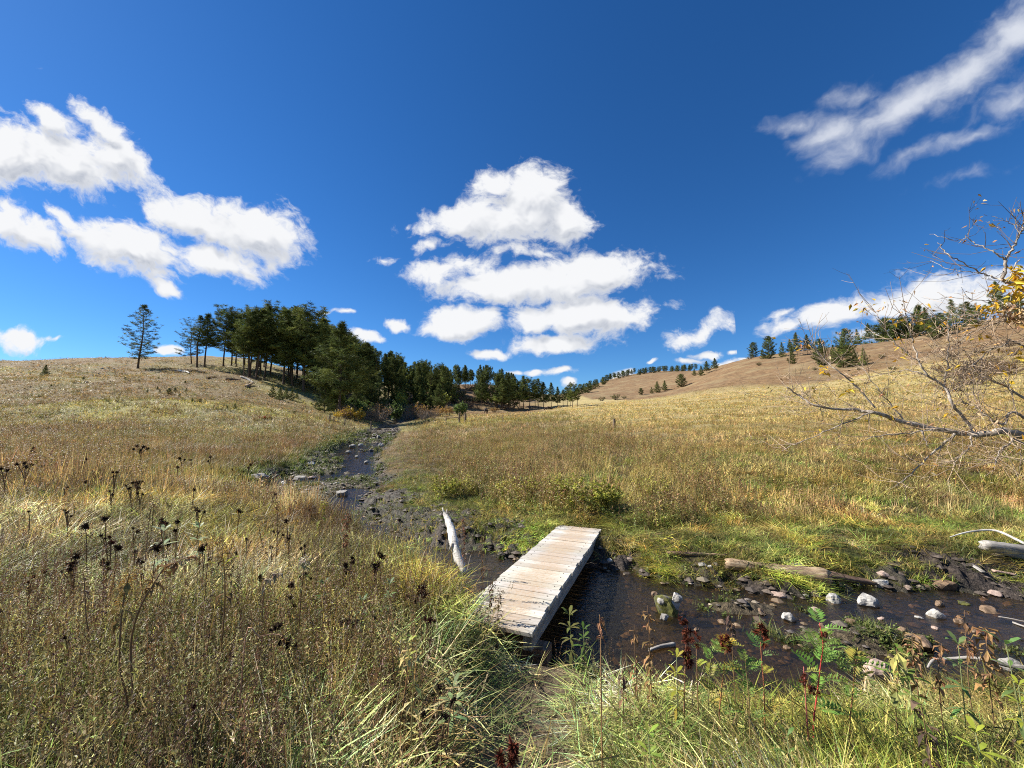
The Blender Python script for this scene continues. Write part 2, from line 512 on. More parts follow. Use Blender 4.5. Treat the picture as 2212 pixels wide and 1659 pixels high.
def build_world():
    w = bpy.data.worlds.new('World')
    SC.world = w
    w.use_nodes = True
    nt = NT(w.node_tree)
    w.node_tree.nodes.remove(w.node_tree.nodes['Background'])
    sky = nt.node('ShaderNodeTexSky', sky_type='NISHITA')
    sky.sun_disc = False
    sky.sun_elevation = SUN_EL
    sky.sun_rotation = SUN_AZ
    sky.altitude = 1300
    sky.air_density = 1.0
    sky.dust_density = .2
    sky.ozone_density = 3.0
    tc = nt.node('ShaderNodeTexCoord')
    sep = nt.node('ShaderNodeSeparateXYZ', {0: tc.outputs['Generated']})
    ay = nt.math('MAXIMUM', nt.math('ABSOLUTE', sep.outputs[1]), .04)
    u = nt.math('DIVIDE', sep.outputs[0], ay)
    v = nt.math('DIVIDE', sep.outputs[2], ay)
    uv = nt.node('ShaderNodeCombineXYZ', {0: u, 1: v, 2: 0.0}).outputs[0]
    hs = nt.node('ShaderNodeHueSaturation', {'Saturation': 1.24, 'Value': SKYV, 'Color': sky.outputs[0]})
    blue = nt.mix(1.0, hs.outputs[0], (.66, .94, 1.17), 'MULTIPLY')
    K = 10.0 / 2 ** EXPO
    white = tuple(K * q for q in (.93, .94, .96))
    grey = tuple(K * q for q in (.42, .465, .56))

    def backg(col):
        return nt.node('ShaderNodeBackground', {0: col, 1: .1}).outputs[0]

    def cumulus(items, name, rot=0.0, sx=1.0, sy=.8):
        wn = nt.node('ShaderNodeTexNoise', {'Vector': uv, 'Scale': 9.0, 'Detail': 3.0})
        warp = nt.vmath('SCALE', nt.vmath('SUBTRACT', wn.outputs['Color'], (.5, .5, .5)), scale=.075)
        g = cloud_group(name, items)

        def density(off, detail):
            p = nt.vmath('ADD', uv, off) if off else uv
            gn = nt.node('ShaderNodeGroup', node_tree=g)
            nt.l.new(nt.vmath('ADD', p, nt.vmath('SCALE', warp, scale=.8)), gn.inputs[0])
            mp = nt.node('ShaderNodeMapping', {'Vector': nt.vmath('ADD', p, warp)}, vector_type='TEXTURE')
            mp.inputs['Rotation'].default_value = (0, 0, math.radians(rot))
            mp.inputs['Scale'].default_value = (sx, sy, 1)
            n = nt.noise(mp.outputs[0], 8.0, detail, .62)
            d = nt.math('ADD', gn.outputs[0], nt.math('MULTIPLY', nt.math('SUBTRACT', n, .5), 2.0))
            if detail > 5:
                n2 = nt.noise(mp.outputs[0], 34.0, 4, .65)
                d = nt.math('ADD', d, nt.math('MULTIPLY', nt.math('SUBTRACT', n2, .5), .6))
            return d
        d0 = density(None, 7.0)
        ds = density(None, 3.0)
        d1 = density((-.022, .048, 0), 3.0)
        alpha = nt.mr(d0, -.04, .50)
        sh = nt.mr(nt.math('SUBTRACT', ds, d1), -.55, .32)
        thick = nt.mr(d0, .10, .9, .25, 1)
        shade = nt.math('MULTIPLY', nt.math('SUBTRACT', 1.0, sh), thick)
        return backg(nt.mix(alpha, blue, nt.mix(shade, white, grey)))

    def wisps(items, name):
        wn = nt.node('ShaderNodeTexNoise', {'Vector': uv, 'Scale': 9.0, 'Detail': 3.0})
        warp = nt.vmath('SCALE', nt.vmath('SUBTRACT', wn.outputs['Color'], (.5, .5, .5)), scale=.075)
        g2 = cloud_group(name, items)
        gn = nt.node('ShaderNodeGroup', node_tree=g2)
        nt.l.new(nt.vmath('ADD', uv, warp), gn.inputs[0])
        mp = nt.node('ShaderNodeMapping', {'Vector': nt.vmath('ADD', uv, warp)}, vector_type='TEXTURE')
        mp.inputs['Rotation'].default_value = (0, 0, math.radians(36))
        mp.inputs['Scale'].default_value = (2.2, 1.0, 1)
        ns = nt.noise(mp.outputs[0], 10.0, 8.0, .56)
        dw = nt.math('ADD', gn.outputs[0], nt.math('MULTIPLY', nt.math('SUBTRACT', ns, .5), 1.8))
        aw = nt.mr(dw, -.12, 1.0, 0, .84)
        return backg(nt.mix(aw, blue, tuple(K * q for q in (.84, .87, .93))))

    def mask(items):
        lo = np.array([9., 9.]); hi = -lo
        for px, py, rx, ry, ang, wt in items:
            e = math.hypot(rx * math.cos(math.radians(ang)), ry * math.sin(math.radians(ang))) * 1.65 + 12
            f = math.hypot(rx * math.sin(math.radians(ang)), ry * math.cos(math.radians(ang))) * 1.65 + 12
            for sx in (-1, 1):
                for sy in (-1, 1):
                    q = uv_of(px + sx * e, py + sy * f)
                    lo = np.minimum(lo, q); hi = np.maximum(hi, q)
        c = (lo + hi) / 2; h = (hi - lo) / 2
        a = nt.math('COMPARE', u, float(c[0]), float(h[0]))
        b = nt.math('COMPARE', v, float(c[1]), float(h[1]))
        return nt.math('MULTIPLY', a, b)
    left = [c for c in CUMULUS if c[0] < 700 and c[1] < 640]
    low = [c for c in CUMULUS if c[0] < 600 and c[1] > 640]
    low2 = [c for c in CUMULUS if 600 < c[0] < 780 and c[1] > 640]
    midh = [c for c in CUMULUS if 760 < c[0] < 1620 and c[1] < 560]
    midl = [c for c in CUMULUS if 780 < c[0] < 1620 and c[1] >= 560]
    right = [c for c in CUMULUS if c[0] >= 1620]
    wr = [c for c in WISPS if c[0] > 1000]
    wl_ = [c for c in WISPS if c[0] < 1000]
    mid = midh + midl
    sh = backg(blue)
    for items, fn, nm in ((wl_, wisps, 'thin left'), (wr, wisps, 'streaks'), (mid, cumulus, 'middle'), (right, cumulus, 'right'), (left, cumulus, 'left'), (low, cumulus, 'low left'), (low2, cumulus, 'low specks')):
        mx = nt.node('ShaderNodeMixShader', {0: mask(items), 1: sh, 2: fn(items, nm, -34, 1.3, .72) if nm == 'left' else (fn(items, nm, 14, 1.7, .8) if nm == 'right' else fn(items, nm))})
        sh = mx.outputs[0]
    nt.l.new(sh, w.node_tree.nodes['World Output'].inputs['Surface'])
    w.cycles.sampling_method = 'MANUAL'
    w.cycles.sample_map_resolution = 512


build_world()

SC.view_settings.view_transform = 'Standard'
SC.view_settings.look = 'None'
SC.view_settings.exposure = EXPO
SC.view_settings.gamma = 1.0
SC.render.engine = 'CYCLES'
SC.cycles.max_bounces = 5
SC.cycles.diffuse_bounces = 2
SC.cycles.glossy_bounces = 3
SC.cycles.transmission_bounces = 4
SC.cycles.transparent_max_bounces = 8
SC.cycles.caustics_reflective = False
SC.cycles.caustics_refractive = False
SC.cycles.use_denoising = USE_DENOISE
SC.cycles.pixel_filter_type = 'BLACKMAN_HARRIS'
SC.cycles.filter_width = 1.05


# ------------------------------------------------------------------ ground
def ground_material():
    m, nt, b = material('meadow soil and thatch')
    geo = nt.node('ShaderNodeNewGeometry')
    pos = geo.outputs['Position']
    z1 = nt.attr('zone')
    sp = nt.node('ShaderNodeSeparateColor', {0: z1})
    mud, path, hill = sp.outputs[0], sp.outputs[1], sp.outputs[2]
    z2 = nt.node('ShaderNodeSeparateColor', {0: nt.attr('zone2')})
    green, wet, far = z2.outputs[0], z2.outputs[1], z2.outputs[2]
    tintc = nt.attr('grasscol')
    n1 = nt.noise(pos, 14.0, 6, .7)
    n2 = nt.noise(pos, .9, 5, .6)
    n3 = nt.noise(pos, 3.2, 6, .68)
    # thatch between the blades near, the mean colour of the sward far away
    thatch = nt.mix(nt.mr(n1, .3, .7), (.045, .034, .018), (.15, .115, .055))
    sward = nt.mix(1.0, tintc, nt.ramp(n3, [(.25, (.45, .45, .45)), (.5, (.9, .9, .9)), (.75, (1.35, 1.3, 1.2))]), 'MULTIPLY')
    grass = nt.mix(far, thatch, sward)
    # dry hillside: tan turf, darker clumps, pale bare streaks
    clump = nt.noise(pos, .55, 7, .72)
    hcol = nt.ramp(clump, [(.33, (.10, .058, .026)), (.5, (.185, .110, .050)), (.68, (.275, .178, .084))])
    hcol = nt.mix(nt.math('MULTIPLY', nt.mr(nt.noise(pos, .08, 3, .5), .45, .65), .55), hcol, (.26, .20, .10))
    col = nt.mix(hill, grass, hcol)
    mudc = nt.mix(nt.mr(n1, .35, .7), (.020, .015, .012), (.105, .080, .062))
    mudc = nt.mix(nt.math('MULTIPLY', nt.mr(n2, .5, .7), .5), mudc, (.14, .108, .083))
    bedc = nt.ramp(nt.noise(pos, 22.0, 3, .6), [(.3, (.025, .019, .011)), (.5, (.085, .064, .034)), (.62, (.17, .13, .075)), (.75, (.06, .052, .02))])
    mudc = nt.mix(wet, mudc, bedc)
    col = nt.mix(mud, col, mudc)
    col = nt.mix(nt.math('MULTIPLY', path, .8), col, nt.mix(nt.mr(n1, .3, .7), (.09, .062, .04), (.26, .195, .12)))
    col = nt.mix(nt.math('MULTIPLY', green, .75), col, nt.mix(nt.mr(n1, .35, .65), (.03, .05, .012), (.10, .12, .03)))
    nt.set(b.inputs['Base Color'], col)
    rg = nt.math('SUBTRACT', .95, nt.math('MULTIPLY', mud, .35))
    nt.set(b.inputs['Roughness'], rg)
    b.inputs['Specular IOR Level'].default_value = .3
    hgt = nt.math('ADD', n1, nt.math('MULTIPLY', nt.noise(pos, 60, 3, .6), .35))
    nt.l.new(nt.bump(hgt, 1.0, .07), b.inputs['Normal'])
    return m


def grass_colour(x, y):
    """mean colour of the sward at a place (dry tan, olive, yellow green, brown patches)"""
    r = np.hypot(x, y)
    n1 = fbm(x * .13 + 5, y * .13, 101, 4)
    n2 = fbm(x * .045, y * .045 + 8, 105, 3)
    n3 = fbm(x * .6, y * .6, 109, 3)
    tan = np.array([.37, .285, .145]); olive = np.array([.225, .20, .085]); yel = np.array([.34, .30, .10]); brn = np.array([.215, .145, .075]); grn = np.array([.16, .175, .06])
    c = tan[None] + 0 * x[:, None]
    left = sst(2, -3, x + .22 * y * 0 + np.where(y > 10, (y - 10) * .24, 0))
    def mixin(c, col, w):
        w = np.clip(w, 0, 1)[:, None]
        return c * (1 - w) + col[None] * w
    c = mixin(c, olive, left * .75)
    c = mixin(c, yel, sst(.48, .62, n1) * .8)
    c = mixin(c, brn, sst(.50, .64, n2) * (.35 + .45 * left))
    c = mixin(c, grn, sst(.58, .74, n3) * .5)
    c = mixin(c, brn, left * sst(14, 28, r) * sst(60, 34, r) * sst(.40, .6, n1) * .6)  # brown band across the left field, its shade mixed into the grass colour
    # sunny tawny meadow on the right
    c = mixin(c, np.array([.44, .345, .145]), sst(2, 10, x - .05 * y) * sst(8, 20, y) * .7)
    return c


def hill_weight(x, y):
    a = x / np.maximum(y, 1)
    # foot of the brown hill on the right
    foot = np.interp(a, [-.2, .1, .3, .6, .8, 1.1, 1.33, 1.8], [900, 300, 118, 103, 93, 84, 66, 50])
    w = sst(-6, 8, y - foot + (fbm(x * .05, y * .05, 131, 3) - .5) * 22)
    kn = sst(96, 112, y) * sst(-.36, -.22, a) * sst(.12, .02, a)           # scrubby knoll in the middle
    far = sst(240, 290, y) * sst(.05, .15, a)
    ll = sst(112, 125, np.hypot(x, y)) * 0 + sst(-.7, -.8, a) * sst(96, 108, y) * .6
    return np.where(y < 5, 0, np.clip(np.maximum.reduce([w, kn, far, ll]), 0, 1))


def green_weight(x, y, de, side, mud):
    n = fbm(x * .8, y * .8, 121, 3)
    g = sst(2.6, .8, de) * (side > 0) * sst(30, 12, y) * sst(.36, .52, n)
    g = np.maximum(g, sst(.9, .1, de) * (side > 0) * sst(.5, .6, n) * .6)
    g = np.maximum(g, sst(1.6, .5, de) * (side < 0) * sst(9, 13, y))
    return np.clip(g, 0, 1)


def build_ground():
    th = np.concatenate([np.linspace(-66, 66, 520), np.linspace(66, 294, 130)[1:-1]])
    th = np.radians(th)
    r = np.exp(np.concatenate([np.linspace(math.log(.25), math.log(1.6), 24)[:-1], np.linspace(math.log(1.6), math.log(30), 420)[:-1], np.linspace(math.log(30), math.log(3300), 330)]))
    nth, nr = len(th), len(r)
    X = np.sin(th)[None, :] * r[:, None]
    Y = np.cos(th)[None, :] * r[:, None]
    x = X.ravel(); y = Y.ravel()
    z, inf = terrain(x, y, True)
    co = np.stack([x, y, z], 1)
    co = np.vstack([co, [[0, 0, float(terrain([0.0], [0.0])[0])]]])
    i = np.arange(nr - 1)[:, None] * nth; j = np.arange(nth)[None, :]; j2 = (j + 1) % nth
    q = np.stack([i + j, i + j2, i + nth + j2, i + nth + j], -1).reshape(-1, 4)[:, ::-1]
    c = co.shape[0] - 1
    tri = np.stack([np.full(nth, c), np.arange(nth), (np.arange(nth) + 1) % nth], 1)[:, ::-1]
    me = bpy.data.meshes.new('ground')
    nv = co.shape[0]
    me.vertices.add(nv); me.vertices.foreach_set('co', co.astype(np.float32).ravel())
    loops = np.concatenate([q.ravel(), tri.ravel()]).astype(np.int32)
    me.loops.add(loops.size); me.loops.foreach_set('vertex_index', loops)
    starts = np.concatenate([np.arange(len(q)) * 4, len(q) * 4 + np.arange(len(tri)) * 3]).astype(np.int32)
    me.polygons.add(starts.size); me.polygons.foreach_set('loop_start', starts)
    me.polygons.foreach_set('use_smooth', np.ones(starts.size, bool))
    me.update(calc_edges=True); me.validate()
    def att(name, a):
        at = me.attributes.new(name, 'FLOAT_COLOR', 'POINT')
        f = np.ones((nv, 4), np.float32); f[:-1, :3] = a; f[-1, :3] = a[0]
        at.data.foreach_set('color', f.ravel())
    hw = hill_weight(x, y)
    wet = sst(.12, -.1, inf['de']) * 1.0
    rr = np.hypot(x, y)
    att('zone', np.stack([inf['mud'], inf['path'], hw], 1))
    att('zone2', np.stack([green_weight(x, y, inf['de'], inf['side'], inf['mud']) * (1 - inf['mud'] * .8), wet, sst(6, 45, rr)], 1))
    gc = grass_colour(x, y)
    att('grasscol', gc)
    me.materials.append(ground_material())
    o = obj('ground', me)
    tag(o, kind='structure')
    return o


build_ground()


# ------------------------------------------------------------------ creek water
def water_material():
    m, nt, b = material('shallow creek water')
    geo = nt.node('ShaderNodeNewGeometry')
    pos = geo.outputs['Position']
    mp = nt.node('ShaderNodeMapping', {'Vector': pos})
    mp.inputs['Rotation'].default_value = (0, 0, math.radians(12))
    mp.inputs['Scale'].default_value = (1.0, 1.5, 1)
    r1 = nt.noise(mp.outputs[0], 5.0, 4, .6, .8)
    r2 = nt.noise(mp.outputs[0], 26.0, 3, .6, .4)
    h = nt.math('ADD', r1, nt.math('MULTIPLY', r2, .45))
    bmp = nt.bump(h, .5, .03)
    # Schlick, the same from above and below so that sunlight reaches the bed
    cs = nt.math('ABSOLUTE', nt.vmath('DOT_PRODUCT', geo.outputs['Incoming'], geo.outputs['Normal']))
    fr = nt.node('ShaderNodeMath', {0: nt.math('POWER', nt.math('SUBTRACT', 1.0, cs), 5.0), 1: .93, 2: .022}, operation='MULTIPLY_ADD', use_clamp=True)
    gl = nt.node('ShaderNodeBsdfGlossy', {'Color': (.82, .82, .80, 1), 'Roughness': .07, 'Normal': bmp})
    tr = nt.node('ShaderNodeBsdfTransparent', {'Color': (.62, .51, .37, 1)})
    silt = nt.node('ShaderNodeBsdfDiffuse', {'Color': (.046, .036, .023, 1)})
    bd = nt.node('ShaderNodeMixShader', {0: .22, 1: tr.outputs[0], 2: silt.outputs[0]})
    mx = nt.node('ShaderNodeMixShader', {0: fr.outputs[0], 1: bd.outputs[0], 2: gl.outputs[0]})
    out = m.node_tree.nodes['Material Output']
    nt.l.new(mx.outputs[0], out.inputs['Surface'])
    m.node_tree.nodes.remove(b)
    return m


def build_water():
    vs = []; fs = []
    k = 0
    sel = STR[::2]
    tn = _tan[::2]
    for p, t in zip(sel, tn):
        nrm = np.array([-t[1], t[0]])
        w = p[2] + .75
        for s in np.linspace(-1, 1, 9):
            q = p[:2] + nrm * w * s
            vs.append((q[0], q[1], p[3]))
    for i in range(len(sel) - 1):
        for j in range(8):
            a = i * 9 + j
            fs.append((a + 9, a + 10, a + 1, a))
    me = mesh('creek_water', vs, fs, water_material(), smooth=True)
    o = obj('creek_water', me)
    tag(o, kind='structure')


build_water()
# ------------------------------------------------------------------ materials for timber, stone, hide
def wood_material(name, ramp, scale=(3, 26, 26), bumps=.6, stain=None, rough=.85):
    m, nt, b = material(name)
    tc = nt.node('ShaderNodeTexCoord')
    oi = nt.node('ShaderNodeObjectInfo')
    mp = nt.node('ShaderNodeMapping', {'Vector': tc.outputs['Object']})
    mp.inputs['Scale'].default_value = scale
    n = nt.noise(mp.outputs[0], 1.0, 7, .68, .5)
    n2 = nt.noise(tc.outputs['Object'], 3.0, 4, .6)
    c = nt.ramp(n, ramp)
    c = nt.mix(nt.math('MULTIPLY', nt.mr(n2, .45, .7), .5), c, stain or tuple(q * .45 for q in ramp[0][1]))
    nt.set(b.inputs['Base Color'], c)
    b.inputs['Roughness'].default_value = rough
    b.inputs['Specular IOR Level'].default_value = .25
    nt.l.new(nt.bump(n, bumps, .02), b.inputs['Normal'])
    return m


M_BLEACH = wood_material('bleached driftwood', [(.3, (.30, .27, .23)), (.5, (.62, .58, .51)), (.7, (.80, .77, .70))])
M_TANLOG = wood_material('weathered tan log', [(.32, (.10, .062, .035)), (.48, (.36, .25, .15)), (.66, (.56, .43, .28))], (2.2, 30, 30), 1.0)
M_DKLOG = wood_material('wet brown log', [(.3, (.06, .038, .026)), (.5, (.20, .125, .08)), (.7, (.36, .25, .17))])
M_GREYLOG = wood_material('grey log', [(.3, (.16, .14, .12)), (.5, (.34, .31, .27)), (.7, (.50, .47, .42))])
M_POST = wood_material('weathered fence post', [(.3, (.07, .05, .035)), (.5, (.19, .14, .095)), (.7, (.32, .25, .17))], (20, 20, 3))


def deck_material():
    m, nt, b = material('sun bleached deck planks')
    tc = nt.node('ShaderNodeTexCoord')
    ob = tc.outputs['Object']
    mp = nt.node('ShaderNodeMapping', {'Vector': ob})
    mp.inputs['Scale'].default_value = (55, 3.0, 20)
    grain = nt.noise(mp.outputs[0], 1.0, 7, .65, .4)
    c = nt.ramp(grain, [(.28, (.26, .235, .19)), (.45, (.50, .47, .41)), (.65, (.65, .62, .555))])
    pl = nt.attr('Col')
    c = nt.mix(1.0, c, pl, 'MULTIPLY')
    # tracked-in mud along the tread line
    sp = nt.node('ShaderNodeSeparateXYZ', {0: ob})
    across = nt.math('ABSOLUTE', nt.math('ADD', sp.outputs[1], .03))
    n1 = nt.noise(ob, 3.2, 5, .65)
    band = nt.mr(nt.math('ADD', across, nt.math('MULTIPLY', nt.math('SUBTRACT', n1, .5), .55)), .10, .40, 1, 0)
    speck = nt.mr(nt.noise(ob, 24, 5, .7), .42, .66)
    c = nt.mix(nt.math('MULTIPLY', band, nt.math('MULTIPLY_ADD', speck, .45, .45)), c, (.44, .31, .19))
    spots = nt.mr(nt.noise(ob, 60, 2, .6), .66, .74)
    c = nt.mix(nt.math('MULTIPLY', spots, .6), c, (.20, .14, .10))
    nt.set(b.inputs['Base Color'], c)
    b.inputs['Roughness'].default_value = .8
    b.inputs['Specular IOR Level'].default_value = .25
    nt.l.new(nt.bump(grain, .35, .006), b.inputs['Normal'])
    return m


def box(mb, x0, x1, y0, y1, z0, z1, col=(1, 1, 1), ch=.004, mi=0):
    """a board with its top edges eased"""
    v = [(x0, y0, z0), (x1, y0, z0), (x1, y1, z0), (x0, y1, z0), (x0, y0, z1 - ch), (x1, y0, z1 - ch), (x1, y1, z1 - ch), (x0, y1, z1 - ch),
         (x0 + ch, y0 + ch, z1), (x1 - ch, y0 + ch, z1), (x1 - ch, y1 - ch, z1), (x0 + ch, y1 - ch, z1)]
    f = [(3, 2, 1, 0), (0, 1, 5, 4), (1, 2, 6, 5), (2, 3, 7, 6), (3, 0, 4, 7), (4, 5, 9, 8), (5, 6, 10, 9), (6, 7, 11, 10), (7, 4, 8, 11), (8, 9, 10, 11)]
    mb.add([Vector(q) for q in v], f, col, mi)


def on_plane(px, py, z):
    d = ray(px, py)
    t = (z - EYE) / d[2]
    return Vector((d[0] * t, d[1] * t, z))


def build_bridge():
    nr = on_plane(1148, 1367, -.30); fr = on_plane(1299, 1143, -.42); fl = on_plane(1211, 1133, -.42)
    wv = fl - fr
    ax = (fr - nr); L = ax.length
    d = ax.normalized()
    side = Vector((-d.y, d.x, 0)).normalized()          # to the left when walking away
    W = .90
    mid = (nr + fr) / 2 + side * (W / 2)
    rz = math.atan2(d.y, d.x)
    pitch = -math.asin(d.z)
    root = empty('footbridge', (mid.x, mid.y, mid.z - .6))
    tag(root, 'short bleached plank footbridge with muddy tread crossing the creek', 'bridge')
    frame = Matrix.Translation((0, 0, .6)) @ Matrix.Rotation(rz, 4, 'Z') @ Matrix.Rotation(pitch, 4, 'Y')
    mb = MB()
    n = 28
    pitch_ = L / n
    x = -L / 2
    for i in range(n):
        w = pitch_ - R.uniform(.009, .017)
        j0 = R.uniform(-.014, .014); j1 = R.uniform(-.012, .012)
        g = R.uniform(.78, 1.12)
        col = (g, g * R.uniform(.96, 1.0), g * R.uniform(.9, 1.0))
        dz = R.uniform(-.004, .004)
        if i == 6: j0 -= .02
        box(mb, x, x + w, -W / 2 + j0, W / 2 + j1, -.038 + dz, dz, col, .005)
        x += pitch_
    mm, nt, b_ = material('rusty nail'); b_.inputs['Base Color'].default_value = (.05, .03, .02, 1); b_.inputs['Roughness'].default_value = .6
    x = -L / 2
    for i in range(n):
        for yy in (-W / 2 + .10, W / 2 - .10):
            mb.tube([(x + pitch_ * .5, yy, -.002), (x + pitch_ * .5, yy, .0065)], .006, 6, mi=1)
        x += pitch_
    dk = obj('deck', mb.mesh('deck', [deck_material(), mm]), root)
    dk.matrix_local = frame
    for s in (-1, 1):
        b = MB()
        box(b, -L / 2 + .05, L / 2 - .05, s * (W / 2 - .06) - .045, s * (W / 2 - .06) + .045, -.20, -.043)
        o = obj('beam', b.mesh('beam', M_GREYLOG), root); o.matrix_local = frame
    for s in (-1, 1):
        b = MB()
        box(b, s * (L / 2 - .22) - .09, s * (L / 2 - .22) + .09, -W / 2 - .12, W / 2 + .12, -.36, -.203)
        o = obj('sill_log', b.mesh('sill_log', M_DKLOG), root); o.matrix_local = frame


build_bridge()


# ------------------------------------------------------------------ logs, branches
def make_log(name, p0, p1, r0, r1, mat, label, cat='log', bend=0.03, ragged=.12, group=None, flat=1.0, spikes=0, seg=14, n=16):
    p0 = Vector(p0); p1 = Vector(p1)
    d = p1 - p0; L = d.length
    mb = MB()
    rnd = random.Random(hash((round(p0.x, 2), round(p1.y, 2))) & 0xffff)
    ph = rnd.uniform(0, 6)
    vs = []
    lobes = [(rnd.randint(2, 5), rnd.uniform(0, 6), rnd.uniform(.05, .16)) for _ in range(3)]
    for i in range(seg + 1):
        t = i / seg
        x = L * t
        r = r0 + (r1 - r0) * t
        cy = bend * L * math.sin(t * math.pi + .3) ; cz = bend * .4 * L * math.sin(t * 5 + ph)
        for j in range(n):
            q = 2 * math.pi * j / n
            rr = r * (1 + sum(a * math.sin(k * q + p + t * 3) for k, p, a in lobes) + rnd.uniform(-.06, .06))
            xx = x
            if i == seg: xx += rnd.uniform(-ragged, ragged * .6) * r * 5; rr *= .8
            if i == 0: xx += rnd.uniform(-ragged * .6, ragged) * r * 5; rr *= .8
            vs.append(Vector((xx, cy + math.cos(q) * rr, cz + math.sin(q) * rr * flat)))
    fs = []
    for i in range(seg):
        for j in range(n):
            fs.append((i * n + j, i * n + (j + 1) % n, (i + 1) * n + (j + 1) % n, (i + 1) * n + j))
    vs.append(Vector((.03 * L, bend * L * .3, 0))); vs.append(Vector((L * .985, bend * L * .3, 0)))
    c0 = len(vs) - 2
    for j in range(n):
        fs.append((c0, (j + 1) % n, j)); fs.append((c0 + 1, seg * n + j, seg * n + (j + 1) % n))
    mb.add(vs, fs)
    for k in range(spikes):
        t = rnd.uniform(.2, .9); q = rnd.uniform(0, 6)
        b0 = Vector((L * t, bend * L * math.sin(t * math.pi + .3), 0))
        u = Vector((rnd.uniform(-.3, .6), math.cos(q), math.sin(q))).normalized()
        ll = rnd.uniform(2.5, 6) * r0
        mb.tube([b0, b0 + u * ll * .6, b0 + u * ll], [r1 * .4, r1 * .25, .003], 5)
    o = obj(name, mb.mesh(name, mat, True))
    o.location = p0
    o.rotation_euler = d.to_track_quat('X', 'Z').to_euler()
    tag(o, label, cat, group)
    return o


def water_at(px, py, dz=0.0):
    g = G(px, py)
    de, side, wl, idx = stream_info(np.array([g.x]), np.array([g.y]))
    if de[0] < .1:
        return on_plane(px, py, float(wl[0]) + dz)
    return g + Vector((0, 0, dz))


def pair(a, b, dz=.05):
    return water_at(a[0], a[1], dz), water_at(b[0], b[1], dz)


p, q = pair((1568, 1232), (1792, 1262), .09)
make_log('log', p, q, .085, .125, M_TANLOG, 'thick weathered tan log on the far water edge with a broken end', bend=.015, n=20, seg=22)
p, q = pair((1784, 1249), (1895, 1272), .045)
make_log('splintered_log', p, q, .075, .028, M_DKLOG, 'thin splintered brown log trailing off the thick tan log', bend=.02, ragged=.3)
p, q = pair((1441, 1201), (1572, 1205), .03)
make_log('driftwood_pole', p, q, .035, .022, M_DKLOG, 'reddish brown pole lying on mud just beyond the bridge', bend=.02, ragged=.3)
p, q = pair((2122, 1190), (2300, 1222), .10)
make_log('grey_log', p, q, .10, .14, M_GREYLOG, 'pale grey log end at the right edge of the far bank', bend=.01)
p, q = pair((2101, 1229), (2126, 1247), .04)
make_log('driftwood_board', p, q, .03, .035, M_GREYLOG, 'short grey board slanting down the muddy far bank', 'board', flat=.4)
p, q = pair((2146, 1240), (2195, 1251), .045)
mm, nt, b = material('pink stone'); b.inputs['Base Color'].default_value = (.50, .33, .25, 1); b.inputs['Roughness'].default_value = .8
make_log('flat_stone', p, q, .035, .04, mm, 'long flat pinkish stone on the right bank mud', 'stone', ragged=.05, flat=.45)
p, q = pair((1402, 1405), (1458, 1391), .02)
make_log('stick', p, q, .016, .024, M_GREYLOG, 'pale stub of wood resting in the creek below the bridge', 'stick', bend=.03)
p, q = pair((2157, 1333), (2235, 1347), .0)
make_log('stick', p, q, .008, .011, M_GREYLOG, 'straight grey stick in the water at the right edge', 'stick', bend=.02)
p, q = pair((2187, 1344), (2235, 1362), .02)
make_log('stick', p, q, .012, .010, M_GREYLOG, 'short grey stick under the straight one at right', 'stick', bend=.03)


def branch(name, pts, rad, mat, label, cat='branch', n=6):
    mb = MB()
    o0 = Vector(pts[0])
    mb.tube([Vector(q) - o0 for q in smooth_poly(pts, 5)], taper(rad, (len(pts) - 1) * 5 + 1), n, jag=.12)
    o = obj(name, mb.mesh(name, mat, True)); o.location = o0
    return tag(o, label, cat)


def smooth_poly(pts, k=4):
    p = [Vector(q) for q in pts]
    out = []
    for i in range(len(p) - 1):
        p0 = p[max(i - 1, 0)]; p1 = p[i]; p2 = p[i + 1]; p3 = p[min(i + 2, len(p) - 1)]
        for j in range(k):
            t = j / k
            out.append(0.5 * ((2 * p1) + (p2 - p0) * t + (2 * p0 - 5 * p1 + 4 * p2 - p3) * t * t + (3 * p1 - p0 - 3 * p2 + p3) * t ** 3))
    out.append(p[-1])
    return out


def taper(rad, n):
    if not hasattr(rad, '__len__'): return [rad] * n
    xs = np.linspace(0, len(rad) - 1, n)
    return list(np.interp(xs, range(len(rad)), rad))


branch('white_branch', [water_at(2054, 1173, .10), water_at(2100, 1169, .16), water_at(2154, 1172, .2), water_at(2212, 1194, .16), water_at(2290, 1225, .1)], [.006, .016, .02, .024, .02], M_BLEACH,
       'long curved white branch lying over the pale grey log')
branch('crooked_branch', [P(2004, 1442, 3.62), P(2016, 1427, 3.66), P(2042, 1424, 3.7), P(2090, 1421, 3.65), P(2131, 1425, 3.55), P(2172, 1436, 3.5), P(2260, 1450, 3.4)], [.008, .012, .013, .014, .014, .017, .02], M_GREYLOG,
       'crooked grey branch arching over the near water edge at right')


